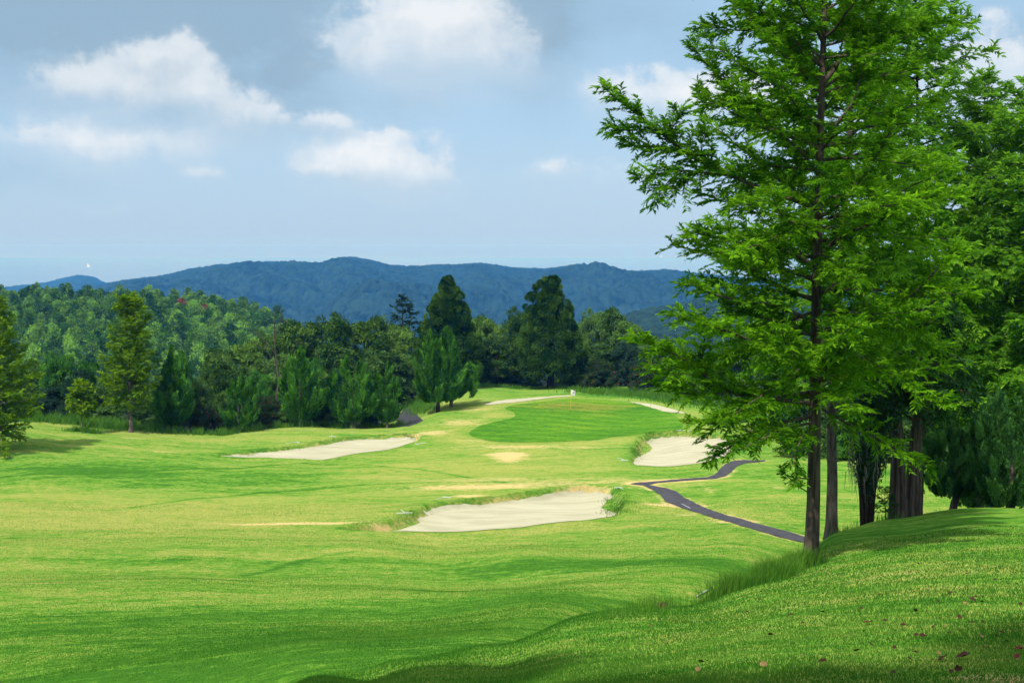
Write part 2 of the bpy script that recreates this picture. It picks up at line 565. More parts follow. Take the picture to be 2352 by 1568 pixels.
# outlines as read from the picture, put down on the ground
LIP_FRONT = [(768, 1214), (830, 1204), (900, 1193), (945, 1176), (985, 1157), (1060, 1148), (1150, 1138), (1230, 1129), (1290, 1119), (1345, 1114), (1400, 1120), (1432, 1134), (1436, 1155), (1430, 1175), (1412, 1187), (1300, 1199), (1200, 1212), (1100, 1220), (1000, 1223), (900, 1222), (820, 1219)]
SAND_FRONT = [(905, 1220), (940, 1210), (965, 1200), (958, 1192), (985, 1184), (972, 1174), (992, 1168), (1016, 1161), (1067, 1158), (1126, 1155), (1165, 1150), (1204, 1145), (1239, 1139), (1274, 1131), (1302, 1127), (1337, 1124), (1368, 1127), (1391, 1132), (1411, 1138), (1395, 1147), (1388, 1158), (1380, 1166), (1395, 1172), (1415, 1177), (1412, 1184), (1300, 1197), (1200, 1210), (1100, 1218), (1000, 1221)]
LIP_LEFT = [(488, 1045), (560, 1036), (640, 1030), (700, 1022), (760, 1011), (800, 1003), (850, 1000), (900, 1001), (940, 995), (966, 998), (962, 1012), (930, 1023), (891, 1034), (837, 1040), (782, 1050), (750, 1056), (700, 1054), (620, 1051), (547, 1050)]
SAND_LEFT = [(505, 1046), (545, 1042), (586, 1040), (641, 1036), (688, 1030), (723, 1026), (754, 1020), (782, 1013), (813, 1009), (844, 1007), (883, 1009), (918, 1006), (938, 1002), (954, 1006), (953, 1013), (930, 1021), (891, 1032), (837, 1038), (782, 1048), (750, 1054), (700, 1053), (620, 1050), (547, 1049)]
LIP_RIGHT = z4([(60, 1010), (70, 960), (100, 925), (150, 900), (250, 890), (400, 893), (560, 905), (690, 935), (705, 975), (660, 1015), (600, 1040), (500, 1070), (420, 1084), (300, 1095), (200, 1098), (100, 1092), (30, 1072), (30, 1040)])
SAND_RIGHT = z4([(50, 1070), (65, 1055), (100, 1032), (150, 1008), (165, 990), (150, 965), (128, 946), (160, 928), (220, 917), (300, 920), (400, 924), (560, 928), (650, 948), (665, 965), (640, 1000), (590, 1032), (500, 1064), (420, 1079), (300, 1091), (200, 1094), (100, 1088)])
BACK_STRIP = z2([(968, 875), (985, 862), (1050, 849), (1150, 838), (1250, 831), (1330, 825), (1420, 818), (1480, 817), (1480, 823), (1400, 827), (1330, 834), (1240, 846), (1130, 859), (1040, 868)])
SIDE_STRIP = z2([(1810, 852), (1900, 862), (1980, 875), (2050, 892), (2120, 911), (2160, 930), (2110, 920), (2030, 914), (1960, 893), (1880, 869)])
GREEN = z2([(885, 1028), (880, 1045), (900, 1060), (950, 1075), (1050, 1088), (1200, 1093), (1350, 1091), (1500, 1085), (1650, 1071), (1800, 1052), (1950, 1036), (2080, 1022), (2125, 1008), (2130, 985), (2110, 955), (2050, 920), (1960, 889), (1850, 866), (1700, 848), (1550, 839), (1400, 844), (1250, 860), (1150, 872), (1100, 884), (1092, 896), (1120, 908), (1145, 925), (1140, 945), (1090, 960), (1000, 980), (930, 1002)])
PATH = z4([(35, 1197), (110, 1205), (165, 1230), (215, 1265), (245, 1300), (320, 1330), (430, 1365), (560, 1405), (700, 1445), (800, 1475), (900, 1505), (1010, 1531), (1065, 1542), (1065, 1508), (960, 1475), (860, 1450), (760, 1425), (640, 1390), (520, 1352), (420, 1310), (350, 1275), (310, 1240), (250, 1221), (180, 1208), (140, 1201), (200, 1189), (330, 1179), (450, 1171), (540, 1165), (600, 1150), (630, 1125), (660, 1095), (700, 1078), (775, 1069), (830, 1062), (830, 1056), (770, 1057), (700, 1055), (640, 1062), (600, 1078), (565, 1110), (535, 1140), (490, 1157), (400, 1162), (280, 1172), (180, 1182), (90, 1187)])
LANE = [(952, 906), (946, 925), (940, 937), (960, 955), (972, 965), (960, 971), (940, 978), (905, 980), (912, 962), (925, 942), (932, 925), (938, 906)]

for lip, dep, wd in ((LIP_FRONT, .50, .5), (LIP_LEFT, .26, .5), (LIP_RIGHT, .5, .55)):
    BUNKERS.append((smooth_closed(hits(lip, base_z)), dep, wd))

# ------------------------------------------------------------------ materials
def new_mat(name):
    m = bpy.data.materials.new(name)
    m.use_nodes = True
    return m, NT(m.node_tree)


def finish(nt, shader, bump=None):
    nt.n('ShaderNodeOutputMaterial', {'Surface': shader})


def grass_mat(name, dark, green, yellow, tan, bias=0.0, blade=1.0, stripes=0.0):
    m, t = new_mat(name)
    p = t.n('ShaderNodeTexCoord').outputs['Object']
    dry = t.n('ShaderNodeAttribute', attribute_name='dry').outputs['Fac']
    bare = t.n('ShaderNodeAttribute', attribute_name='bare').outputs['Fac']
    st = t.mapping(p, (.55, 1.6, 1), (0, 0, R(12)))
    a, _ = t.noise(st, .05, 5, .65, .6)
    b, _ = t.noise(st, .32, 4, .62, .8)
    c, _ = t.noise(t.mapping(p, (1, 1.5, 1)), 2.2, 4, .65)
    d, _ = t.noise(t.mapping(p, (1, .8, 1)), 6.5, 5, .75)
    e, _ = t.noise(t.mapping(p, (1, .45, 1)), 55.0, 2, .6)
    x = t.m('ADD', t.m('MULTIPLY', t.m('SUBTRACT', a, .5), 2.0), t.m('MULTIPLY', t.m('SUBTRACT', b, .5), 2.3))
    b2, _ = t.noise(t.mapping(p, (.8, 1.6, 1), (0, 0, R(-6))), .95, 4, .65, .5)
    x = t.m('ADD', x, t.m('MULTIPLY', t.m('SUBTRACT', b2, .5), 1.6))
    x = t.m('ADD', x, t.m('MULTIPLY', t.m('SUBTRACT', c, .5), 2.4))
    x = t.m('ADD', x, t.m('MULTIPLY', t.m('SUBTRACT', d, .5), 1.6 * blade))
    x = t.m('ADD', x, t.m('ADD', dry, bias))
    f = t.ramp(x, -.35, 1.25)
    col = t.mix(f, green, yellow)
    dk = t.ramp(t.m('ADD', t.m('MULTIPLY', x, -1.0), t.m('MULTIPLY', t.m('SUBTRACT', d, .5), 1.2)), -.15, .75)
    col = t.mix(t.m('MULTIPLY', dk, .75), col, dark)
    tn = t.ramp(t.m('ADD', bare, t.m('ADD', t.m('MULTIPLY', t.m('SUBTRACT', c, .5), .9), t.m('MULTIPLY', t.m('SUBTRACT', b, .5), .7))), .3, .95)
    col = t.mix(t.m('MULTIPLY', tn, .85), col, tan)
    # blade-scale mottling
    g = t.m('ADD', t.m('MULTIPLY', d, .7), t.m('MULTIPLY', e, .55 * blade))
    col = t.mix(t.ramp(g, .38, .85, .0, .5), col, t.mix(1.0, col, (1.75, 1.6, 1.5), 'MULTIPLY'))
    col = t.mix(t.ramp(g, .62, .3, .0, .55), col, t.mix(1.0, col, (.45, .5, .42), 'MULTIPLY'))
    if stripes:
        sp = t.m('SINE', t.m('MULTIPLY', t.n('ShaderNodeSeparateXYZ', {0: t.mapping(p, (1, 1, 1), (0, 0, R(-62)))}).outputs[0], 2.4))
        col = t.mix(t.ramp(sp, -.35, .35, 0, stripes), col, t.mix(1.0, col, (.68, .8, .72), 'MULTIPLY'))
    bmp = t.n('ShaderNodeBump', {'Height': t.m('ADD', t.m('MULTIPLY', d, .6), t.m('MULTIPLY', c, .6)), 'Strength': .6, 'Distance': .14})
    sh = t.n('ShaderNodeBsdfDiffuse', {'Color': col, 'Roughness': .9, 'Normal': bmp.outputs[0]})
    finish(t, sh.outputs[0])
    return m


M = {}
M['grass'] = grass_mat('fairway_grass', (.026, .098, .012), (.080, .215, .020), (.250, .275, .064), (.50, .38, .17))
M['green'] = grass_mat('green_turf', (.048, .15, .018), (.090, .245, .018), (.19, .29, .028), (.38, .24, .065), bias=-.12, blade=.5, stripes=.55)


def foliage_mat(name, lo, hi, trans=.35, extra=None, extra_at=.97, obvar=0.0, nscale=1.2):
    """Two-tone leaves lit from both sides; tone comes with each leaf."""
    m, t = new_mat(name)
    tone = t.n('ShaderNodeAttribute', attribute_name='tone').outputs['Fac']
    p = t.n('ShaderNodeTexCoord').outputs['Object']
    n1, _ = t.noise(p, nscale, 3, .6)
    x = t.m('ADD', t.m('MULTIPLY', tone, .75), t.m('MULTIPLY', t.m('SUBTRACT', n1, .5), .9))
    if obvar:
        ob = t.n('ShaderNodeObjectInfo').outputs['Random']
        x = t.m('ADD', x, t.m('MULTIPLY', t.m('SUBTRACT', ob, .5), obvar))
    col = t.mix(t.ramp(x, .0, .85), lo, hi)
    if extra:
        col = t.mix(t.ramp(tone, extra_at - .004, extra_at, smooth=False), col, extra)
    df = t.n('ShaderNodeBsdfDiffuse', {'Color': col})
    tr = t.n('ShaderNodeBsdfTranslucent', {'Color': t.mix(1.0, col, (1.25, 1.2, .8), 'MULTIPLY')})
    mx = t.n('ShaderNodeMixShader', {0: trans, 1: df.outputs[0], 2: tr.outputs[0]})
    finish(t, mx.outputs[0])
    return m


M['feather'] = foliage_mat('feather_leaf', (.034, .145, .004), (.25, .52, .016), .5)
M['feather_pale'] = foliage_mat('feather_leaf_pale', (.060, .20, .010), (.28, .55, .035), .5)
M['feather_far'] = foliage_mat('feather_leaf_yellow', (.060, .160, .006), (.25, .40, .014), .45)
M['young'] = foliage_mat('young_leaf', (.075, .19, .006), (.32, .47, .016), .45)
M['broad_dark'] = foliage_mat('broad_leaf_dark', (.016, .050, .010), (.135, .26, .045), .25, obvar=.45, nscale=.5)
M['broad_olive'] = foliage_mat('broad_leaf_olive', (.022, .066, .010), (.155, .285, .040), .25, obvar=.45, nscale=.5)
M['broad_bright'] = foliage_mat('broad_leaf_bright', (.022, .095, .014), (.11, .30, .030), .35, obvar=.3, nscale=.6)
M['blue_green'] = foliage_mat('blue_green_leaf', (.014, .042, .022), (.040, .085, .045), .25, obvar=.3)
M['juniper'] = foliage_mat('juniper_scale', (.014, .075, .008), (.135, .36, .030), .2)
M['juniper_pale'] = foliage_mat('juniper_scale_pale', (.022, .095, .020), (.15, .36, .075), .35)
M['cypress'] = foliage_mat('cypress_scale', (.010, .045, .006), (.095, .20, .022), .2, nscale=.5)
M['pink_bush'] = foliage_mat('flowering_bush_leaf', (.018, .048, .014), (.050, .090, .030), .25, extra=(.50, .045, .075), extra_at=.965)
M['hill_tree'] = foliage_mat('hill_tree_leaf', (.036, .115, .016), (.22, .43, .045), .2, obvar=.75, nscale=.25)
M['hill_pine'] = foliage_mat('hill_pine_needle', (.030, .095, .016), (.18, .34, .042), .2, obvar=.75, nscale=.25)
M['dead_pine'] = foliage_mat('dead_pine_needle', (.15, .05, .03), (.32, .12, .075), .2)
M['old_cypress'] = foliage_mat('old_cypress_leaf', (.016, .065, .016), (.075, .18, .050), .3, extra=(.17, .055, .02), extra_at=.955)
M['ivy'] = foliage_mat('ivy_leaf', (.020, .050, .022), (.085, .15, .07), .25)
M['blade'] = foliage_mat('grass_blade', (.046, .168, .017), (.165, .30, .045), .4, nscale=.8)
M['rough'] = foliage_mat('long_grass_blade', (.05, .17, .016), (.17, .33, .04), .4, nscale=.6)


def plain(name, col, col2=None, scale=6.0, rough=.8, bump=.3, stretch=(1, 1, 1), spec=.25, dist=.02):
    m, t = new_mat(name)
    p = t.mapping(t.n('ShaderNodeTexCoord').outputs['Object'], stretch)
    n, _ = t.noise(p, scale, 5, .65, .4)
    c = t.mix(t.ramp(n, .3, .7), col, col2 or tuple(v * .6 for v in col))
    b = t.n('ShaderNodeBump', {'Height': n, 'Strength': bump, 'Distance': dist})
    s = t.n('ShaderNodeBsdfPrincipled', {'Base Color': c, 'Roughness': rough, 'Specular IOR Level': spec, 'Normal': b.outputs[0]})
    finish(t, s.outputs[0])
    return m


M['bark'] = plain('furrowed_bark', (.17, .132, .10), (.045, .034, .026), 2.6, .95, 1.0, (4, 4, .35), .1, .06)
M['bark_dark'] = plain('dark_bark', (.06, .042, .032), (.018, .013, .010), 5.0, .95, 1.0, (4, 4, .4), .1, .06)
M['bark_grey'] = plain('grey_bark', (.22, .18, .14), (.08, .06, .048), 4.0, .95, .8, (3, 3, .5), .1, .05)
M['bark_pale'] = plain('pale_dead_wood', (.30, .27, .23), (.16, .13, .11), 6.0, .9, .5, (3, 3, .5), .1)
M['lichen_bark'] = plain('lichen_bark', (.13, .11, .085), (.035, .028, .020), 3.0, .95, 1.0, (2, 2, .6), .1, .05)
M['asphalt'] = plain('cart_path_asphalt', (.078, .074, .082), (.042, .040, .046), 2.2, .9, .4)
M['lane_asphalt'] = plain('old_asphalt', (.055, .054, .058), (.035, .035, .037), 3.0, .9, .3)
M['white_paint'] = plain('white_paint', (.80, .80, .78), (.66, .66, .64), 5, .5, .05)
M['white_cloth'] = plain('white_flag_cloth', (.82, .82, .80), (.74, .74, .72), 5, .8, .05)
M['red_cloth'] = plain('red_print', (.45, .03, .05), (.38, .03, .045), 5, .8, .05)
M['pole'] = plain('yellow_pole_paint', (.62, .50, .06), (.55, .42, .05), 5, .4, .05)
M['dead_leaf'] = plain('dead_leaf', (.075, .022, .010), (.030, .011, .006), 18, .8, .4)
M['tan_leaf'] = plain('tan_leaf', (.34, .22, .09), (.20, .12, .05), 18, .8, .4)
M['red_leaf'] = plain('red_leaf', (.20, .035, .02), (.09, .02, .012), 18, .8, .4)
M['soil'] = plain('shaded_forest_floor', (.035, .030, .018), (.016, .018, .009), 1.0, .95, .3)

m, t = new_mat('bunker_sand')
p = t.n('ShaderNodeTexCoord').outputs['Object']
n1, _ = t.noise(t.mapping(p, (.35, 1.3, 1), (0, 0, R(8))), .9, 4, .6, .5)
n2, _ = t.noise(p, 9, 4, .7)
n3, _ = t.noise(p, 1.3, 5, .7)
wv = t.n('ShaderNodeTexWave', {'Vector': t.mapping(p, (1, 1, 1), (0, 0, R(75))), 'Scale': 3.2, 'Distortion': 6.0, 'Detail': 2.0, 'Detail Scale': .6}).outputs['Fac']
c = t.mix(t.ramp(n1, .3, .7), (.375, .352, .23), (.465, .44, .298))
c = t.mix(t.ramp(n2, .66, .80, 0, .5), c, (.25, .23, .17))
c = t.mix(t.ramp(n3, .62, .75, 0, .35), c, (.31, .285, .215))
b = t.n('ShaderNodeBump', {'Height': t.m('ADD', t.m('MULTIPLY', wv, .35), n2), 'Strength': .45, 'Distance': .05})
finish(t, t.n('ShaderNodeBsdfDiffuse', {'Color': c, 'Roughness': .9, 'Normal': b.outputs[0]}).outputs[0])
M['sand'] = m

m, t = new_mat('wooded_slope')
p = t.n('ShaderNodeTexCoord').outputs['Object']
tone = t.n('ShaderNodeAttribute', attribute_name='tone').outputs['Fac']
n1, _ = t.noise(p, .02, 4, .6)
n2, _ = t.noise(p, .35, 4, .7)
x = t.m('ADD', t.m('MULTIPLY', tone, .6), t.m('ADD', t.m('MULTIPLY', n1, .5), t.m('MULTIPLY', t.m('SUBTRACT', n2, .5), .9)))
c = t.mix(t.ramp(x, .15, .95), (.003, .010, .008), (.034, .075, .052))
b = t.n('ShaderNodeBump', {'Height': n2, 'Strength': .8, 'Distance': 2.5})
finish(t, t.n('ShaderNodeBsdfDiffuse', {'Color': c, 'Normal': b.outputs[0]}).outputs[0])
M['woods'] = m

m, t = new_mat('near_wooded_slope')
p = t.n('ShaderNodeTexCoord').outputs['Object']
n1, _ = t.noise(p, .12, 4, .65)
n2, _ = t.noise(p, .9, 4, .7)
c = t.mix(t.ramp(t.m('ADD', t.m('MULTIPLY', n1, .6), t.m('MULTIPLY', n2, .5)), .35, .75), (.010, .036, .012), (.045, .12, .028))
b = t.n('ShaderNodeBump', {'Height': n2, 'Strength': .9, 'Distance': 1.2})
finish(t, t.n('ShaderNodeBsdfDiffuse', {'Color': c, 'Normal': b.outputs[0]}).outputs[0])
M['near_woods'] = m

m, t = new_mat('sea_water')
finish(t, t.n('ShaderNodeBsdfPrincipled', {'Base Color': (.10, .15, .24, 1), 'Roughness': .2}).outputs[0])
M['sea'] = m

# ------------------------------------------------------------------ ground
so = .42 * 1.13 ** np.arange(1, 29)
cols = np.concatenate([-so[::-1], np.linspace(-.42, .42, 860), so])
rows = np.concatenate([np.linspace(-60, -2, 20), np.linspace(-1, 6.8, 28), np.exp(np.linspace(math.log(7), math.log(67.6), 300)), np.linspace(68, 126, 560), np.linspace(126.3, 196, 190), np.exp(np.linspace(math.log(198), math.log(15000), 46))])
YY, SS = np.meshgrid(rows, cols, indexing='ij')
XX = SS * np.sqrt(YY * YY + 4)
ZZ = ground_z(XX.ravel(), YY.ravel())


def patch(x, y, cx, cy, rx, ry, rot=0.0):
    c, s = math.cos(rot), math.sin(rot)
    dx, dy = x - cx, y - cy
    a, b = (dx * c + dy * s) / rx, (-dx * s + dy * c) / ry
    return np.exp(-(a * a + b * b))


def dryness(x, y):
    """How dry and how bare the turf is (a map of the course, in metres)."""
    dry = .10 + .32 * sstep(y, 40, 62) * sstep(-x, -18, 4)
    bare = np.zeros_like(x)
    for X, Y, rx, ry, a in [  # drier and greener reaches of the fairway
        (250, 1240, 11, 8, .35), (700, 1290, 10, 6, .25), (150, 1180, 12, 8, .35), (600, 1200, 10, 7, .30), (1100, 1240, 10, 6, .22), (900, 1110, 12, 7, .25),
        (1300, 1075, 11, 6, .30), (250, 1000, 9, 6, .22), (700, 1000, 8, 4, .1),
        (150, 1080, 14, 7, -.55), (500, 1100, 12, 6, -.5), (250, 1440, 9, 7, -.40), (700, 1430, 8, 6, -.35), (900, 1500, 7, 5, -.3), (1100, 1390, 9, 4, -.35), (1500, 1290, 9, 3.0, -.55), (560, 1520, 6, 4, -.45),
        (450, 1290, 6, 1.4, -.55), (1900, 1120, 12, 14, -.05), (1450, 1080, 4, 4, -.3), (1700, 1150, 8, 9, .05), (560, 1035, 4, 3, -.5), (1480, 905, 9, 6, -.75), (1150, 900, 8, 9, -.15),
        (1050, 1040, 8, 5, .25), (1250, 1028, 9, 3, .45), (2000, 1300, 4, 2.2, .35), (2200, 1200, 8, 4, -.05), (1700, 1490, 5, 3, -.1), (1250, 1390, 5, 3, .2), (420, 1370, 6, 2.4, .35)]:
        h = hit(X, Y, base_z)
        dry = dry + a * patch(x, y, h[0], h[1], rx, ry)
    for X, Y, rx, ry, a in [
        (1170, 1050, 1.5, 4.0, .95), (1155, 1042, 2.5, 1.2, .6), (1075, 1138, 1.3, 1.0, 1.0), (990, 995, 2.0, 2.2, .8), (1060, 968, 4.0, 4.0, .62), (1090, 940, 3, 3.5, .55),
        (1250, 1025, 11, 1.6, .62), (1100, 1010, 3, 2.2, .5), (1230, 1112, 9, 1.8, .66), (1080, 1100, 8, 1.5, .55), (1000, 1120, 6, 1.5, .3), (640, 1202, 4.5, .45, .85), (750, 1200, 2.6, .35, .7), (70, 1338, 3.4, .35, .8),
        (370, 1037, 1.6, .6, .6), (1520, 1158, 1.5, .8, .9), (1570, 1182, .9, .7, .6), (1780, 1120, 1.3, 2, .45), (1630, 1125, .8, 3.5, .45), (200, 1260, 9, .8, .32), (1420, 1118, 2.0, .9, .4),
        (2230, 1290, 1.6, .5, .35), (2050, 1320, 1.8, .5, .45), (2340, 1560, .6, .5, 1.0), (1700, 1195, 2.5, .6, .5), (1880, 1238, 3.0, .8, .45), (1500, 1100, 7, 1.2, .4), (300, 1005, 2, .6, .5)]:
        h = hit(X, Y, base_z)
        bare = bare + a * patch(x, y, h[0], h[1], rx, ry)
    return dry, bare


GREEN_P = smooth_closed(hits(GREEN), 4)
dry, bare = dryness(XX.ravel(), YY.ravel())
xf, yf = XX.ravel(), YY.ravel()
mg = (xf > -9) & (xf < 22) & (yf > 108) & (yf < 158)
gd = np.full(xf.shape, -99.0)
gd[mg] = poly_dist(xf[mg], yf[mg], GREEN_P)
ring = np.exp(-((gd + 2.0) / 1.3) ** 2)
dry = .8 * np.tanh(dry / .8) + .4 * ring
for P, dep, wd in BUNKERS:          # rank grass and earth on the bunker faces
    lo, hi = P.min(0) - 3, P.max(0) + 3
    mk = (xf > lo[0]) & (xf < hi[0]) & (yf > lo[1]) & (yf < hi[1])
    sdv = poly_dist(xf[mk], yf[mk], P)
    dry[mk] -= .3 * np.exp(-((sdv - .1) / .8) ** 2)
    bare[mk] += .5 * np.exp(-((sdv - .35) / .28) ** 2)
PATH_Q = hits(PATH, base_z)
mk = (xf > 5) & (xf < 21) & (yf > 67) & (yf < 109)
pdv = poly_dist(xf[mk], yf[mk], PATH_Q)
bare[mk] += .42 * np.exp(-((pdv + .15) / .4) ** 2) * (1 + 1.2 * fbm(xf[mk] * .6, yf[mk] * .6, 3, 44))
# mower seams: thin darker lines winding over the fairway
for seam in ([(-40, 1096), (200, 1088), (480, 1075), (700, 1062), (830, 1066), (960, 1076), (1150, 1105)], [(560, 1320), (700, 1285), (830, 1262)], [(300, 1165), (600, 1130), (830, 1112), (1100, 1105), (1300, 1108)]):
    H = hits(seam, base_z)
    for a, bb in zip(H[:-1], H[1:]):
        e = bb - a
        tt = np.clip(((xf - a[0]) * e[0] + (yf - a[1]) * e[1]) / (e @ e), 0, 1)
        dd = np.hypot(xf - a[0] - tt * e[0], yf - a[1] - tt * e[1])
        dry = dry - .8 * np.exp(-(dd / .28) ** 2)
nr, ncol = XX.shape
gi = np.arange(nr - 1)[:, None] * ncol + np.arange(ncol - 1)[None, :]
GF = np.stack([gi, gi + 1, gi + ncol + 1, gi + ncol], -1).reshape(-1, 4)
gm = MB()
gx_, gy_ = XX[:-1, :-1].ravel(), YY[:-1, :-1].ravel()
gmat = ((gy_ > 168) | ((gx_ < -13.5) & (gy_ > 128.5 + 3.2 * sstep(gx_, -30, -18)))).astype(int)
gv = np.stack([xf, yf, ZZ], 1)
gm.add(gv, GF[gmat == 0], 0, 0.5, True)
gm.F.append((GF[gmat == 1], 1, True))
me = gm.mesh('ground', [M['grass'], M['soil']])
for nm, arr in (('dry', dry), ('bare', bare)):
    at = me.attributes.new(nm, 'FLOAT', 'POINT')
    at.data.foreach_set('value', arr.astype(np.float32))
structure(link('ground', me))


# ------------------------------------------------------------------ sheets laid on the ground
def densify(P, step, jitter=0.0, seed=0, keep=None):
    out = []
    rg = np.random.default_rng(seed)
    n = len(P)
    for i in range(n):
        a, b = P[i], P[(i + 1) % n]
        L = np.hypot(*(b - a))
        k = max(1, int(L / step))
        nrm = np.array([-(b - a)[1], (b - a)[0]]) / max(L, 1e-6)
        for j in range(k):
            q = a + (b - a) * j / k
            if jitter:
                amp = jitter if keep is None else jitter * keep(q)
                q = q + nrm * amp * (fbm(np.array([q[0] * 2.1]), np.array([q[1] * 2.1]), 3, seed)[0] * 1.5 + rg.normal(0, .10))
            out.append(q)
    return np.array(out)


def sheet(name, P, step, lift, mat, attrs=None, holes=()):
    lo, hi = P.min(0), P.max(0)
    gx, gy = np.meshgrid(np.arange(lo[0], hi[0], step), np.arange(lo[1], hi[1], step))
    gx, gy = gx.ravel(), gy.ravel()
    gx = gx + rng.uniform(-.2, .2, gx.shape) * step
    gy = gy + rng.uniform(-.2, .2, gy.shape) * step
    dI = poly_dist(gx, gy, P)
    for hP in holes: dI = np.minimum(dI, -poly_dist(gx, gy, hP))
    k = dI > step * .4
    pts = [Vector(p) for p in P] + [Vector((a, b)) for a, b in zip(gx[k], gy[k])]
    n = len(P)
    v, e, f, *_ = delaunay_2d_cdt(pts, [(i, (i + 1) % n) for i in range(n)], [], 0, 1e-5)
    V = np.array([(p.x, p.y) for p in v])
    F = np.array([t_ for t_ in f if len(t_) == 3])
    cen = V[F].mean(1)
    F = F[poly_dist(cen[:, 0], cen[:, 1], P) > 0]
    mb = MB()
    mb.add(np.column_stack([V, ground_z(V[:, 0], V[:, 1]) + lift]), F, 0, .5, True)
    me = mb.mesh(name, [mat])
    if attrs:
        for nm, arr in zip(('dry', 'bare'), attrs(V[:, 0], V[:, 1])):
            at = me.attributes.new(nm, 'FLOAT', 'POINT')
            at.data.foreach_set('value', np.asarray(arr, np.float32))
    return structure(link(name, me))


def green_attr(x, y):
    h = hit(1311, 935)
    d_ = -.05 + .75 * sstep(y, 138, 150) + 0 * x
    b_ = .62 * patch(x, y, h[0], h[1] + 2, 9, 4) + .30 * patch(x, y, h[0] + 3, h[1] - 5, 9, 5)
    return d_, b_


sheet('putting_green', densify(GREEN_P, .4), .7, .022, M['green'], green_attr)
for nm, P, sd_ in (('sand_bunker', SAND_FRONT, 1), ('sand_bunker', SAND_LEFT, 2), ('sand_bunker', SAND_RIGHT, 3)):
    H = hits(P)
    sheet(nm, densify(H, .16, .05, sd_), .25, .03, M['sand'])
for P, sd_ in ((BACK_STRIP, 4), (SIDE_STRIP, 5)):
    sheet('sand_bunker', densify(smooth_closed(hits(P), 2), .3, .15, sd_), .6, .03, M['sand'])
PATH_P = hits(PATH)
sheet('cart_path', densify(PATH_P, .3, .07, 6), .45, .03, M['asphalt'])
sheet('service_lane', densify(hits(LANE), .4, .1, 7), .6, .03, M['lane_asphalt'])
# the short white line painted on the path
ln = hits(z4([(334, 1313), (342, 1315), (392, 1341), (384, 1339)]))
sheet('path_marking', ln, .2, .036, M['white_paint'])

# ------------------------------------------------------------------ sea and far hills
mb = MB()
mb.add([(-9000, 1500, -168 + ZC), (9000, 1500, -168 + ZC), (9000, 21000, -168 + ZC), (-9000, 21000, -168 + ZC)], [(0, 1, 2, 3)])
structure(mb.build('sea', M['sea']))


def ridge(name, outline, d_front, d_ridge, Yfront, cell, amp, nx, ny, seed, spur=25.0, back=400.0):
    O = np.array(outline, float)
    Xs = np.linspace(O[0, 0], O[-1, 0], nx)
    Yr = np.interp(Xs, O[:, 0], O[:, 1])
    kk = np.ones(9) / 9
    Yr = np.convolve(np.pad(Yr, 4, mode='edge'), kk, 'valid')
    tt = np.concatenate([np.linspace(0, 1, ny), 1 + np.linspace(.04, 1, 14)])
    TT, XI = np.meshgrid(tt, Xs, indexing='ij')
    dd = np.where(TT <= 1, d_front + (d_ridge - d_front) * TT, d_ridge + back * (TT - 1))
    zr = np.array([world(x, y, d_ridge)[2] for x, y in zip(Xs, Yr)])[None, :]
    zf = np.array([world(x, Yfront, d_front)[2] for x in Xs])[None, :]
    bear = np.array([world(x, 600, 1.0)[0] for x in Xs])[None, :]
    x = bear * dd
    q = np.clip(TT, 0, 1)
    prof = np.sin(q * PI / 2) ** 1.15
    z = zf + (zr - zf) * prof
    wav = fbm(x / 190, dd / 260, 4, seed)
    z = z + spur * wav * np.sin(q * PI) ** .7 * (1 - q) * 1.7 - np.maximum(TT - 1, 0) ** 1.2 * 160
    c, idv = crowns(x, dd, cell, seed + 20)
    c2, id2 = crowns(x + 3, dd + 7, cell * .55, seed + 40)
    z = z + amp * c + amp * .45 * c2 - amp * .6
    n_r, n_c = x.shape
    gi = np.arange(n_r - 1)[:, None] * n_c + np.arange(n_c - 1)[None, :]
    F = np.stack([gi, gi + 1, gi + n_c + 1, gi + n_c], -1).reshape(-1, 4)
    mb = MB()
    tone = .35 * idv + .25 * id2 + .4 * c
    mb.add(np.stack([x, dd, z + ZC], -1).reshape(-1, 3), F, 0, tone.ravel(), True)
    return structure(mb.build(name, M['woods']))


ridge('hills', [(-150, 668), (-60, 664), (0, 660), (60, 654), (100, 650), (140, 640), (175, 632), (205, 634), (230, 642), (250, 655), (330, 680)], 4200, 5600, 680, 20, 9, 160, 60, 3)
ridge('hills', [(150, 680), (215, 660), (260, 648), (300, 642), (370, 634), (440, 618), (490, 610), (540, 606), (600, 602), (650, 602), (700, 605), (740, 604), (775, 594), (805, 591), (850, 598), (900, 611), (960, 612), (1000, 609), (1050, 609), (1100, 605), (1140, 610), (1180, 616), (1250, 618), (1310, 612), (1345, 613), (1380, 619), (1450, 624), (1500, 622), (1540, 622), (1580, 628), (1640, 632), (1720, 640), (1800, 640), (1900, 634), (2050, 640), (2200, 632), (2500, 636)], 1900, 3600, 800, 11.5, 7.5, 760, 260, 11, 85)
ridge('hills', [(1380, 760), (1430, 728), (1480, 710), (1520, 706), (1560, 700), (1600, 690), (1650, 684), (1720, 690), (1850, 680), (2000, 690), (2200, 700), (2500, 690)], 650, 1150, 840, 9, 5.0, 240, 110, 23, 14)
# the wooded hillside across the valley, bare of its nearest trees
HILL_OUT = [(-200, 712), (-60, 707), (0, 708), (60, 700), (130, 697), (200, 704), (300, 702), (380, 710), (450, 712), (520, 722), (580, 738), (640, 758), (700, 785), (780, 815), (900, 860), (1000, 905)]
HD0, HD1 = 330.0, 560.0


def hill_z(X, d):
    O = np.array(HILL_OUT, float)
    Yr = np.interp(X, O[:, 0], O[:, 1])
    q = np.clip((d - HD0) / (HD1 - HD0), 0, 1)
    zr = world(X, Yr, HD1)[2]
    zf = world(X, max(905.0, Yr + 40), HD0)[2]
    return zf + (zr - zf) * math.sin(q * PI / 2) ** 1.2


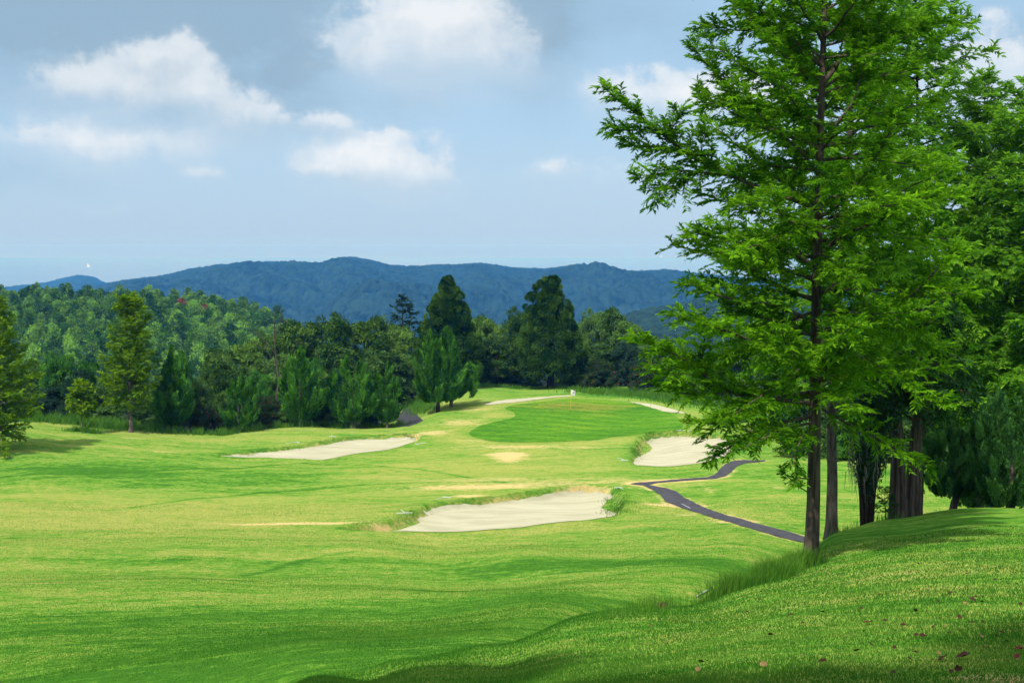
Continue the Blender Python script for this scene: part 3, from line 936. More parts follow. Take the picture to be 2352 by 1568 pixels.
ho = ridge('hills', HILL_OUT, HD0, HD1, 905, 6.5, 2.2, 240, 110, 31, 0.0, 200)
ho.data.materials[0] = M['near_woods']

# ------------------------------------------------------------------ haze
m, t = new_mat('haze_air')
pv = t.n('ShaderNodeVolumePrincipled')
pv.inputs['Color'].default_value = (.06, .33, 1.0, 1)
pv.inputs['Absorption Color'].default_value = (1, .97, 1, 1)
pv.inputs['Density'].default_value = 0.00014
pv.inputs['Anisotropy'].default_value = -0.1
t.n('ShaderNodeOutputMaterial', {'Volume': pv.outputs[0]})
hz = MB()
bx0, bx1, by0, by1, bz0, bz1 = -9500, 9500, -120, 21500, -184 + ZC, 24 + ZC
hv = [(x, y, z) for z in (bz0, bz1) for y in (by0, by1) for x in (bx0, bx1)]
hz.add(hv, [(0, 2, 3, 1), (4, 5, 7, 6), (0, 1, 5, 4), (2, 6, 7, 3), (0, 4, 6, 2), (1, 3, 7, 5)])
h_o = hz.build('haze', m)
h_o['kind'] = 'stuff'

# ------------------------------------------------------------------ feathery conifers
UP = np.array([0, 0, 1.0])


def resample(P, n):
    P = np.asarray(P, float)
    L = np.concatenate([[0], np.cumsum(np.linalg.norm(np.diff(P, axis=0), axis=1))])
    t = np.linspace(0, L[-1], n)
    return np.stack([np.interp(t, L, P[:, k]) for k in range(3)], 1), L[-1]


def smooth_line(P, n=4):
    P = np.asarray(P, float)
    Q = np.concatenate([2 * P[:1] - P[1:2], P, 2 * P[-1:] - P[-2:-1]])
    out = []
    for i in range(1, len(Q) - 2):
        for k in range(n):
            t = k / n
            out.append(.5 * ((2 * Q[i]) + (-Q[i - 1] + Q[i + 1]) * t + (2 * Q[i - 1] - 5 * Q[i] + 4 * Q[i + 1] - Q[i + 2]) * t * t + (-Q[i - 1] + 3 * Q[i] - 3 * Q[i + 1] + Q[i + 2]) * t ** 3))
    out.append(P[-1])
    return np.array(out)


def limb_foliage(mbC, mbW, pts, rg, t0=.12, Lb=.75, gap=.17, fl=.15, fw=.045, per=.075, tone=.5, droop=.25, twig=.012, lift=.15, dens=1.0, nu=.8, roll_=.75):
    """Branchlets to both sides of a limb, each lined with fronds."""
    n = 60
    P, L = resample(pts, n)
    T = unit(np.gradient(P, axis=0))
    m = max(3, int(L * (1 - t0) / gap))
    t = t0 + (1 - t0) * (np.arange(m) + rg.uniform(0, .9, m)) / m
    t = np.repeat(np.clip(t, 0, 1), 2)
    sgn = np.tile([1.0, -1.0], m)
    ix = np.clip((t * (n - 1)).astype(int), 0, n - 1)
    base, tan = P[ix], T[ix]
    side = unit(np.cross(tan, UP) + 1e-6)
    roll = rg.normal(0, roll_, len(t))
    sd_ = side * np.cos(roll)[:, None] + np.cross(side, tan) * np.sin(roll)[:, None]
    D = unit(tan * rg.uniform(.45, .9, len(t))[:, None] + sd_ * sgn[:, None] * .8 + UP * (rg.uniform(-.05, .3, len(t)) + lift - .1)[:, None])
    bl = Lb * (.30 + .70 * np.sqrt(np.clip(1.02 - t, 0, 1))) * rg.uniform(.55, 1.15, len(t)) * np.clip(t / .25, .45, 1)
    if twig:
        leaves(mbW, base, D - UP * droop * .5, rg.normal(0, 1, D.shape) + UP, bl * .95, twig, .5, 0)
    kk = max(2, int(Lb / per))
    u = (np.arange(kk) + .6) / kk
    jit = rg.uniform(-.4, .4, (len(t), kk)) / kk
    uu = u[None, :] + jit
    q = bl[:, None] * uu
    pos = base[:, None, :] + D[:, None, :] * q[..., None] - UP * (droop * q * q / max(Lb, .1))[..., None]
    bt = np.repeat(rg.normal(tone, .16, len(t))[:, None], kk, 1)
    for s in (1.0, -1.0):
        keep = rg.random((len(t), kk)) < np.minimum(1, bl[:, None] / Lb * 1.6) * dens
        s2 = unit(np.cross(D, UP) + 1e-6)
        fd = unit(D[:, None, :] * .75 + s2[:, None, :] * s * .75 + rg.normal(0, .28, pos.shape) + UP * .12)
        nn = UP * nu + rg.normal(0, .5, pos.shape)
        k = keep
        fronds(mbC, pos[k], fd[k], nn[k], fl * rg.uniform(.65, 1.25, k.sum()), fw * rg.uniform(.8, 1.25, k.sum()), np.clip(bt[k] + rg.normal(0, .12, k.sum()), 0, 1), .45)
    # the growing tip
    tipn = 6
    tp = P[-1] - T[-1] * np.linspace(0, Lb * .5, tipn)[:, None]
    for s in (1.0, -1.0):
        fronds(mbC, tp, T[-1] + side[-1] * s * .8 + rg.normal(0, .2, tp.shape), UP + rg.normal(0, .3, tp.shape), fl, fw, tone, .4)


def random_limb(rg, z, axis_at, phi, L, rise, sagv, wander=.12):
    n = 9
    r = np.linspace(0, 1, n)
    d = np.array([math.cos(phi), math.sin(phi), 0])
    s = np.array([-d[1], d[0], 0])
    w_ = np.cumsum(rg.normal(0, wander / n, n)) * L
    wz = np.cumsum(rg.normal(0, wander * .6 / n, n)) * L
    P = axis_at(z)[None, :] + d * (L * r * math.cos(rise))[:, None] + s * w_[:, None]
    P[:, 2] += L * (math.sin(rise) * r - sagv * r ** 2 + .5 * sagv * r ** 3.5) + wz
    P[0] = axis_at(z)
    return P


def feather_tree(name, label, trunk_pts, trunk_r, crown, nl, mats, seed, explicit=(), cat='tree', group=None, rise=(.05, .75), sag=.25, leaf=None, sides=10, limb_r=.04, phis=None, dens=1.0, lean_phi=None, rough=.06):
    """crown: [(height share, radius)], nl: number of limbs besides the explicit ones."""
    rg = np.random.default_rng(seed)
    lf = dict(Lb=.75, gap=.17, fl=.15, fw=.045, per=.075)
    lf.update(leaf or {})
    TP = smooth_line(trunk_pts, 5)
    b = TP[0].copy()
    H = TP[-1][2] - b[2]

    def axis_at(z):
        return np.array([np.interp(z, TP[:, 2], TP[:, 0]), np.interp(z, TP[:, 2], TP[:, 1]), z])
    cz = [c[0] for c in crown]
    cr = [c[1] for c in crown]
    root = tag(empty(name, b), label, cat, group)
    mT, mC = MB(), MB()
    h = (TP[:, 2] - b[2]) / H
    rad_ = trunk_r * (1 - .93 * h ** .85) * (1 + .45 * np.exp(-(h * H) / .25))
    tp2 = TP.copy()
    tp2[0, 2] -= .25
    tube(mT, tp2 - b, rad_, sides, 0, .5, True, rough, rg)
    for i in range(nl):
        hh = cz[0] + (cz[-1] - cz[0]) * ((i + rg.uniform(0, 1)) / nl) ** .92
        z = b[2] + hh * H
        Rr = float(np.interp(hh, cz, cr)) * rg.uniform(.78, 1.08)
        phi = (i * 2.39996 + rg.uniform(-.5, .5)) if phis is None else phis(rg, i)
        q = (hh - cz[0]) / (cz[-1] - cz[0])
        rs = rise[0] + (rise[1] - rise[0]) * q + rg.normal(0, .2)
        z0 = max(b[2] + cz[0] * H * .9, z - Rr * math.sin(max(rs, 0)) * .35)
        P = random_limb(rg, z0, axis_at, phi, Rr / max(.5, math.cos(rs)), rs, sag * rg.uniform(.6, 1.3))
        r0 = limb_r * (.35 + .65 * min(1, Rr / max(cr)))
        tube(mT, P - b, np.linspace(r0, .006, len(P)), 5)
        limb_foliage(mC, mT, P - b, rg, tone=rg.uniform(.3, .65), Lb=lf['Lb'] * (.45 + .55 * Rr / max(cr)), gap=lf['gap'], fl=lf['fl'], fw=lf['fw'], per=lf['per'], dens=dens, twig=lf.get('twig', .012), droop=lf.get('droop', .25), nu=lf.get('nu', .8))
    for e in explicit:
        P = smooth_line(e['p'], 5)
        mL = MB()
        tube(mL, P - b, np.linspace(e.get('r', .05), .008, len(P)), 7, 0, .5, True, .05, rg)
        for P2, r2 in e.get('sub', ()):
            P2 = smooth_line(P2, 4)
            tube(mL, P2 - b, np.linspace(r2, .006, len(P2)), 5)
            limb_foliage(mC, mL, P2 - b, rg, t0=.1, tone=e.get('tone', .5), Lb=e.get('Lb', .6) * .95, gap=lf['gap'] * .72, fl=lf['fl'], fw=lf['fw'], per=lf['per'], dens=e.get('dens', 1), nu=.55)
        limb_foliage(mC, mL, P - b, rg, t0=e.get('t0', .3), tone=e.get('tone', .5), Lb=e.get('Lb', .7) * 1.12, gap=lf['gap'] * .72, fl=lf['fl'], fw=lf['fw'], per=lf['per'], droop=e.get('droop', .22), dens=e.get('dens', 1), nu=.55)
        mL.build('limb', mats[0], root)
    mT.build('trunk', mats[0], root)
    mC.build('crown', mats[1], root)
    return root


def wz(X, Y, d):
    x, y, z = world(X, Y, d)
    return np.array([x, y, z + ZC])


def W_(pts):
    return [wz(*p) for p in pts]


# the big tree standing on the near slope
g1 = onground(1866, 31.0)
b1 = np.array(g1)
T1 = [b1, wz(1868, 1150, 31), wz(1871, 950, 31), wz(1875, 700, 31.05), wz(1880, 470, 31.1), wz(1886, 250, 31.1), wz(1894, 0, 31.2), wz(1904, -300, 31.3), wz(1910, -640, 31.3)]
EXP = [
    dict(p=W_([(1879, 478, 31.1), (1800, 450, 30.8), (1700, 412, 30.5), (1594, 362, 30.2), (1491, 283, 30.0), (1430, 236, 29.9), (1382, 196, 29.8)]), r=.062, Lb=.72, t0=.22, tone=.45,
         sub=[(W_([(1683, 405, 30.4), (1620, 395, 30.2), (1560, 392, 30.0), (1500, 400, 29.8), (1462, 412, 29.7)]), .025), (W_([(1600, 398, 30.1), (1560, 430, 29.9), (1515, 438, 29.7), (1508, 470, 29.6)]), .018),
              (W_([(1594, 362, 30.2), (1540, 340, 30.5), (1470, 335, 30.6), (1425, 320, 30.6)]), .02), (W_([(1560, 335, 30.1), (1545, 290, 29.9), (1560, 250, 29.7)]), .015), (W_([(1500, 290, 30), (1450, 300, 30.2), (1395, 290, 30.2)]), .014), (W_([(1640, 385, 30.3), (1610, 340, 30), (1625, 295, 29.8)]), .015)]),
    dict(p=W_([(1882, 340, 31.1), (1840, 322, 31.0), (1771, 296, 31.0), (1720, 253, 31.1), (1668, 198, 31.2), (1620, 142, 31.3), (1582, 100, 31.3)]), r=.055, Lb=.65, t0=.3,
         sub=[(W_([(1720, 253, 31.1), (1670, 240, 31.0), (1620, 235, 30.9), (1598, 222, 30.9)]), .02)]),
    dict(p=W_([(1888, 150, 31.1), (1814, 90, 30.8), (1754, 60, 30.6), (1707, 17, 30.4), (1660, -15, 30.2), (1600, -40, 30.1)]), r=.055, Lb=.7, t0=.3,
         sub=[(W_([(1760, 62, 30.6), (1700, 70, 30.5), (1640, 60, 30.4), (1600, 62, 30.4)]), .02)]),
    dict(p=W_([(1873, 610, 31.0), (1797, 573, 30.4), (1711, 543, 29.9), (1640, 542, 29.6), (1578, 530, 29.4)]), r=.05, Lb=.62),
    dict(p=W_([(1874, 690, 31.0), (1770, 650, 31.4), (1690, 600, 31.7), (1610, 560, 31.9)]), r=.05, Lb=.6),
    dict(p=W_([(1870, 740, 31.0), (1780, 700, 30.0), (1700, 690, 29.3), (1620, 668, 28.9), (1585, 650, 28.7)]), r=.05, Lb=.6),
    dict(p=W_([(1862, 925, 31.0), (1765, 913, 30.5), (1722, 910, 30.2), (1676, 897, 30.0), (1637, 876, 29.8), (1600, 845, 29.6), (1560, 818, 29.4), (1505, 795, 29.2), (1455, 770, 29.0)]), r=.06, Lb=.72, t0=.25, tone=.62,
         sub=[(W_([(1625, 868, 29.8), (1613, 830, 29.7), (1618, 780, 29.5), (1600, 730, 29.4)]), .022), (W_([(1676, 897, 30.0), (1620, 905, 29.8), (1560, 900, 29.6), (1510, 880, 29.4)]), .02), (W_([(1600, 845, 29.6), (1545, 850, 29.4), (1490, 838, 29.2)]), .016)]),
    dict(p=W_([(1864, 850, 31.0), (1760, 800, 29.8), (1670, 760, 29.0), (1580, 735, 28.6), (1530, 715, 28.4)]), r=.05, Lb=.65, tone=.6),
    dict(p=W_([(1862, 900, 31.0), (1770, 915, 31.6), (1690, 945, 32.0), (1620, 965, 32.2), (1575, 970, 32.3)]), r=.045, Lb=.6),
    dict(p=W_([(1861, 955, 31.0), (1780, 975, 30.5), (1700, 1010, 30.1), (1655, 1040, 29.9), (1622, 1056, 29.8)]), r=.035, Lb=.5, tone=.4),
    dict(p=W_([(1862, 970, 31.0), (1800, 985, 29.8), (1745, 1010, 29.2), (1700, 1030, 28.9)]), r=.03, Lb=.5, tone=.35),
    dict(p=W_([(1863, 985, 30.9), (1845, 1000, 29.6), (1825, 1050, 29.0), (1835, 1110, 28.8)]), r=.025, Lb=.42, tone=.35, dens=.8),
    dict(p=W_([(1853, 1128, 30.85), (1830, 1112, 30.7), (1808, 1092, 30.6), (1796, 1080, 30.5)]), r=.012, Lb=.22, t0=.2, tone=.45),
    dict(p=W_([(1887, 195, 31.1), (1930, 140, 31.0), (1964, 90, 30.9), (1990, 30, 30.8), (2010, -30, 30.7)]), r=.06, Lb=.55, t0=.4),
    dict(p=W_([(1884, 330, 31.1), (1925, 280, 30.6), (1960, 230, 30.3), (1990, 130, 30.2), (2030, 20, 30.0)]), r=.05, Lb=.55, t0=.4),
    dict(p=W_([(1879, 500, 31.1), (1925, 470, 30.4), (1986, 400, 29.8), (2046, 300, 29.4), (2070, 240, 29.3)]), r=.05, Lb=.6, t0=.3, tone=.55),
    dict(p=W_([(1876, 590, 31.0), (1940, 540, 30.0), (2010, 510, 29.4), (2080, 475, 29.0), (2150, 440, 28.8)]), r=.05, Lb=.65, t0=.3, tone=.55),
    dict(p=W_([(1872, 760, 31.0), (1980, 740, 30.2), (2080, 690, 29.6), (2150, 620, 29.2), (2200, 570, 29.0)]), r=.055, Lb=.65, t0=.3, tone=.55),
    dict(p=W_([(1870, 765, 31.0), (1960, 752, 30.6), (2057, 742, 30.3), (2110, 760, 30.1)]), r=.04, Lb=.6, t0=.25, tone=.6),
    dict(p=W_([(1866, 840, 31.0), (1935, 805, 30.2), (2000, 830, 29.6), (2080, 880, 29.2), (2130, 920, 29.0), (2190, 925, 28.9)]), r=.045, Lb=.6, t0=.25, tone=.5),
    dict(p=W_([(1864, 915, 31.0), (1900, 840, 29.9), (1930, 800, 29.2), (1945, 740, 28.8)]), r=.035, Lb=.55, t0=.3, tone=.6),
    dict(p=W_([(1866, 870, 31.0), (1840, 830, 29.6), (1810, 800, 28.8), (1790, 740, 28.3)]), r=.035, Lb=.55, t0=.3, tone=.6),
    dict(p=W_([(1876, 560, 31.0), (1850, 520, 29.7), (1800, 500, 28.9), (1770, 440, 28.5)]), r=.04, Lb=.6, t0=.25, tone=.5),
]
feather_tree('metasequoia_tree', 'largest feathery conifer, bare furrowed trunk on the near bank beside tall grass',
             T1, .165, [(.19, 2.4), (.26, 3.4), (.42, 3.3), (.55, 2.9), (.68, 2.5), (.8, 1.9), (.92, 1.0), (1.0, .3)], 118, [M['bark'], M['feather']], 11, EXP, rise=(-.05, .8), sag=.22, sides=16, limb_r=.042, rough=.05,
             leaf=dict(Lb=.85, gap=.115, fl=.14, fw=.04, per=.05, nu=.55))

# the trees behind it
b2 = np.array(onground(1913, 41.6))
T2 = [b2, wz(1912, 1100, 41.6), wz(1911, 950, 41.6), wz(1925, 700, 41.7), wz(1945, 400, 41.8), wz(1960, 100, 42), wz(1970, -250, 42), wz(1975, -420, 42)]
feather_tree('metasequoia_tree', 'second conifer with a slimmer lichen-marked trunk half hidden behind the big near tree', T2, .165,
             [(.20, 2.2), (.28, 3.4), (.45, 3.9), (.6, 3.5), (.78, 2.6), (.92, 1.2), (1, .3)], 100, [M['lichen_bark'], M['feather_pale']], 12, rise=(-.1, .75), sag=.3, sides=14, leaf=dict(Lb=1.0, gap=.18, fl=.22, fw=.065, per=.09, nu=.4), limb_r=.05)
b3 = np.array(onground(2110, 58.0))
feather_tree('metasequoia_tree', 'bright green conifer rising behind the others, its straight right edge against the clouds', [b3, b3 + [.1, 0, 6], wz(2105, 100, 58), wz(2105, -160, 58)], .2,
             [(.24, 2.4), (.33, 3.4), (.48, 3.8), (.62, 3.5), (.8, 2.8), (.93, 1.9), (1, .5)], 130, [M['bark_dark'], M['feather_pale']], 13, rise=(-.25, .7), sag=.38, leaf=dict(Lb=1.0, gap=.20, fl=.24, fw=.07, per=.095, droop=.6, nu=.3), limb_r=.05)
b4 = np.array(onground(2275, 61.0))
feather_tree('metasequoia_tree', 'pale drooping conifer with a pointed tip, standing behind the dark junipers', [b4, b4 + [0, 0, 6], wz(2262, 400, 61), wz(2262, 165, 61)], .2,
             [(.26, 2.6), (.35, 3.4), (.5, 3.6), (.64, 2.9), (.8, 2.4), (.93, 1.2), (1, .2)], 210, [M['bark_dark'], M['feather_pale']], 14, rise=(-.3, .6), sag=.45, leaf=dict(Lb=.95, gap=.20, fl=.25, fw=.07, per=.095, droop=.8, nu=.3), limb_r=.045)
b5 = np.array(onground(2420, 56.0))
feather_tree('metasequoia_tree', 'conifer cut off by the right edge, its bright sprays hanging over the junipers', [b5, b5 + [0, 0, 5], wz(2405, 330, 56), wz(2400, 190, 56)], .2,
             [(.27, 2.8), (.36, 3.8), (.5, 3.8), (.64, 3.6), (.8, 3.0), (.93, 1.8), (1, .4)], 200, [M['bark_dark'], M['feather_pale']], 15, rise=(-.3, .6), sag=.42, leaf=dict(Lb=.95, gap=.20, fl=.25, fw=.07, per=.095, droop=.7, nu=.3), limb_r=.045)

# the feathery trees at the left, far across the fairway
FAR = dict(Lb=1.0, gap=.24, fl=.32, fw=.11, per=.13, twig=0, nu=.1, droop=.05)
b = np.array(onground(-4, 106.0))
feather_tree('metasequoia_tree', 'yellow-green feathery conifer cut off by the left edge of the picture', [b, b + [0, 0, 3], wz(-8, 850, 106), wz(-4, 690, 106)], .16,
             [(.11, 2.2), (.22, 3.5), (.42, 3.2), (.6, 1.9), (.8, 1.2), (1, .15)], 100, [M['bark_grey'], M['feather_far']], 21, rise=(.1, 1.0), sag=.2, leaf=FAR, sides=8, limb_r=.05)
b = np.array(onground(301, 122.0))
feather_tree('metasequoia_tree', 'tall slim feathery conifer at the left, standing clear of the forest edge', [b, b + [-.1, 0, 3], wz(298, 850, 122), wz(298, 688, 122)], .19,
             [(.16, 1.7), (.24, 2.5), (.38, 2.6), (.55, 2.0), (.75, 1.7), (.9, 1.2), (1, .2)], 92, [M['bark_grey'], M['feather_far']], 22, rise=(.35, 1.15), sag=.1, leaf=FAR, sides=8, limb_r=.05)
b = np.array(onground(189, 120.0))
feather_tree('young_tree', 'small round yellow-green tree alone on the left mound', [b, b + [-.03, 0, 1.2], wz(187, 920, 120), wz(187, 884, 120)], .085,
             [(.40, .7), (.52, 1.15), (.7, 1.1), (.88, .8), (1, .2)], 44, [M['bark_grey'], M['young']], 23, rise=(-.1, .9), sag=.1, leaf=dict(Lb=.7, gap=.17, fl=.34, fw=.14, per=.11, twig=0, nu=.25), sides=7, limb_r=.03)


# ------------------------------------------------------------------ flame-like junipers
def juniper(label, X, Ybase, Ytop, d, Wpx, seed, mat, tips=((0, 1.0),), np_=130, base=None, bark='bark_grey', low=.12, group='junipers along the forest edge', nleaf=110, fork=False, ls=1.0, belly=.38):
    rg = np.random.default_rng(seed)
    np_ = int(np_ * .95)
    nleaf = int(nleaf * 1.15)
    b = np.array(base if base is not None else onground(X, d))
    top = wz(X, Ytop, b[1])[2]
    H = top - b[2]
    Rm = Wpx * K / FPX * b[1] / 2
    root = tag(empty('juniper_tree', b), label, 'tree', group)
    mT, mC = MB(), MB()
    n_t = 2 if fork else 1
    for k in range(n_t):
        a = rg.uniform(0, 6.28)
        o = np.array([math.cos(a), math.sin(a), 0]) * (.12 * Rm if fork else .03)
        tube(mT, [[0, 0, -.2], o * .6 + [0, 0, H * .1], o * 1.6 + [0, 0, H * .25], o * 1.2 + [0, 0, H * .6]], [.055 * Rm + .07, .05 * Rm + .05, .04 * Rm + .03, .02], 8, 0, .5, True, .1, rg)
    pos, ax, ln, rd, tn = [], [], [], [], []
    for i in range(np_):
        h = low + (1 - low) * rg.random() ** 1.15
        tx, th = tips[rg.integers(len(tips))] if h > .45 else (0, 1)
        hh = h * (th if h > .45 else 1)
        q = (h - low) / (1 - low)
        prof = np.interp(q, [0, .12, belly, .62, .8, 1], [.40, .74, 1.0, .62, .30, .06]) * rg.uniform(.8, 1.12)
        a = rg.uniform(0, 2 * PI)
        r = Rm * prof * (rg.random() ** .45) * .9
        off = tx * Rm * sstep(np.array(h), .3, .75)
        o = np.array([math.cos(a), math.sin(a), 0])
        L = H * rg.uniform(.17, .31) * (1 - .25 * q)
        p = o * r * .82 + np.array([off, 0, hh * H - L * .75])
        p[2] = max(p[2], low * H * .8)
        axis = unit(o * (.55 * (1 - q) + .12) + UP * .95 + np.array([-o[1], o[0], 0]) * rg.uniform(-.1, .35))
        pos.append(p); ax.append(axis); ln.append(L); rd.append(H * .029 * rg.uniform(.8, 1.3) * ls); tn.append(rg.normal(.5, .25))
    for tx, th in tips:             # the pointed leaders
        for k in range(5):
            z = th * (.74 + .052 * k)
            pos.append(np.array([tx * Rm, rg.normal(0, .04), z * H])); ax.append(unit(np.array([rg.normal(0, .06), rg.normal(0, .06), 1]))); ln.append(H * th * .13); rd.append(H * (.036 - .005 * k)); tn.append(.5)
    pos, ax, ln, rd, tn = map(np.array, (pos, ax, ln, rd, tn))
    m = len(pos)
    t = rg.random((m, nleaf))
    an = rg.uniform(0, 2 * PI, (m, nleaf))
    e1 = unit(np.cross(ax, [1.0, .3, .2]))
    e2 = np.cross(ax, e1)
    rr = rd[:, None] * np.clip(2.2 * np.sqrt(t) * (1 - t) ** .75, 0, 2)
    ra = np.cos(an)[..., None] * e1[:, None, :] + np.sin(an)[..., None] * e2[:, None, :]
    P = pos[:, None, :] + ax[:, None, :] * (ln[:, None] * t)[..., None] + ra * rr[..., None]
    Dr = ax[:, None, :] * 1.1 + ra * .45 + rg.normal(0, .15, P.shape)
    sz = H * .042 * ls
    leaves(mC, P.reshape(-1, 3), Dr.reshape(-1, 3), (ra + rg.normal(0, .18, P.shape)).reshape(-1, 3), sz * rg.uniform(.7, 1.3, m * nleaf), sz * .30, np.clip(np.repeat(tn, nleaf) + rg.normal(0, .15, m * nleaf), 0, 1))
    mT.build('trunk', M[bark], root)
    mC.build('crown', M[mat], root)
    return root


JG = 'junipers along the forest edge'
juniper('dark pointed juniper between the tall slim conifer and the vine-covered column', 395, 998, 808, 125, 78, 31, 'juniper', ((.02, 1.0), (-.45, .72), (.5, .70)), 120, fork=True)
juniper('low rounded juniper without a point, on a forked pale trunk', 551, 985, 868, 127, 100, 32, 'juniper', ((.1, 1.0), (-.35, .9), (.5, .88)), 120, fork=True, belly=.5)
juniper('tall juniper with twin points, in front of the pink-flowered shrubs', 691, 980, 810, 130, 100, 33, 'juniper', ((.05, 1.0), (-.42, .93), (.6, .66)), 140)
juniper('broad ragged juniper with many points, above the left bunker', 810, 985, 828, 131, 104, 34, 'juniper', ((-.25, 1.0), (.35, .93), (-.8, .8), (.75, .78)), 130)
juniper('slender juniper beside the mouth of the service lane', 890, 980, 842, 132, 62, 35, 'juniper', ((.05, 1.0), (.75, .75), (-.7, .85)), 100)
juniper('left juniper of the leaning pair beside the green, base on the mound', 1006, 945, 766, 138.5, 124, 36, 'juniper', ((-.25, .96), (.3, 1.0)), 170, bark='bark_dark', low=.16, belly=.45, group='pair of junipers beside the green')
juniper('right juniper of the pair beside the green, scarred pale trunk', 1037, 935, 782, 142, 110, 37, 'juniper', ((.1, 1.0), (.8, .62)), 130, bark='bark_grey', low=.16, belly=.42, group='pair of junipers beside the green')
RG_ = 'dark junipers on the right bank'
juniper('large dark juniper on two stout trunks on the crest of the right bank', 2190, 1160, 960, 48.5, 190, 41, 'juniper_pale', ((-.1, 1.0), (.5, .95), (-.6, .75)), 230, bark='bark', low=.20, group=RG_, nleaf=150, fork=True, ls=.78, belly=.5)
juniper('widest dark juniper, foliage reaching the grass at the right edge', 2325, 1170, 900, 47.5, 240, 42, 'juniper_pale', ((-.3, .95), (.3, 1.0)), 300, bark='bark', low=.04, group=RG_, nleaf=150, ls=.75, belly=.4)
juniper('smaller dark juniper squeezed behind the other two on the right bank', 2255, 1150, 950, 52, 170, 43, 'juniper_pale', ((0, 1.0), (.5, .9)), 200, bark='bark', low=.06, group=RG_, nleaf=120, ls=.8, belly=.4)


# ------------------------------------------------------------------ the two clipped-looking cone trees behind the green
def cone_tree(label, X, Ytop, d, seed, Rpx, low=.15, tips=((0, 1.0),), prof=None):
    rg = np.random.default_rng(seed)
    b = np.array(onground(X, d))
    H = wz(X, Ytop, d)[2] - b[2]
    Rm = Rpx * K / FPX * d
    root = tag(empty('cypress_tree', b), label, 'tree', 'pair of cone-shaped trees behind the green')
    mT, mC = MB(), MB()
    tube(mT, [[0, 0, -.3], [.05, 0, 1.2], [.25, 0, H * .25], [.1, 0, H * .9]], [.52, .40, .34, .05], 10, 0, .5, True, .14, rg)
    tube(mT, [[.1, 0, 1.1], [-.4, 0, H * .16], [-.7, 0, H * .26]], [.25, .18, .1], 7)
    qs = [0, .06, .16, .30, .45, .62, .78, .9, 1.0]
    rs = prof or [.62, .92, 1.0, .97, .86, .66, .46, .30, .10]
    m = 320
    q = rg.random(m) ** 1.1
    a = np.arange(m) * 2.39996 + rg.normal(0, .3, m)
    ring = np.interp(q, qs, rs) * (1 + .10 * np.sin(a * 3 + q * 9) + rg.normal(0, .06, m))
    tsel = np.array([tips[k][1] if q[i] > .72 else 1.0 for i, k in enumerate(rg.integers(len(tips), size=m))])
    toff = np.array([tips[k][0] if q[i] > .72 else 0.0 for i, k in enumerate(rg.integers(len(tips), size=m))])
    z = (low + (1 - low) * q) * H * np.where(q > .72, tsel, 1)
    c = np.stack([np.cos(a) * ring * Rm * .90 + toff * Rm, np.sin(a) * ring * Rm * .90, z - .3], 1)
    cr = rg.uniform(.52, .92, m) * (1.1 - .78 * q)
    out = unit(np.stack([np.cos(a), np.sin(a), .35 + 0 * a], 1))
    nl = 230
    dv = unit(rg.normal(0, 1, (m, nl, 3)) + out[:, None, :] * .75)
    P = c[:, None, :] + dv * (cr[:, None] * rg.uniform(.80, 1.04, (m, nl)))[..., None] * np.array([1, 1, .9])
    Dr = dv * .8 + out[:, None, :] * .3 - UP * .35 + rg.normal(0, .3, P.shape)
    tn = np.clip(rg.normal(.45, .28, m)[:, None] + .30 * dv[..., 2] * 0 + rg.normal(0, .14, (m, nl)), 0, 1)
    leaves(mC, P.reshape(-1, 3), Dr.reshape(-1, 3), (dv + rg.normal(0, .15, P.shape)).reshape(-1, 3), rg.uniform(.18, .30, m * nl), .10, tn.ravel())
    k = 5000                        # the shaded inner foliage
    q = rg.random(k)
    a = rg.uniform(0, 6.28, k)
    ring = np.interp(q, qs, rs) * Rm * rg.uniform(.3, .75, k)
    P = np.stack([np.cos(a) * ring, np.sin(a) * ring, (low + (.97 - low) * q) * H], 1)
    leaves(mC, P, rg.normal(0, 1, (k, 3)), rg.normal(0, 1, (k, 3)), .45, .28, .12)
    mT.build('trunk', M['bark_dark'], root)
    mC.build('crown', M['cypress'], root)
    return root


cone_tree('left of two tall dark cone-shaped trees behind the green, single point', 1030, 630, 163, 51, 76, .10, ((0, 1.0),), [.55, .85, 1.0, .98, .84, .62, .42, .24, .04])
cone_tree('right of two tall dark cone-shaped trees, twin-topped, directly behind the flag', 1264, 630, 166, 52, 72, .15, ((.08, 1.0), (-.25, .965)), [.60, .93, 1.0, .97, .86, .66, .48, .30, .06])


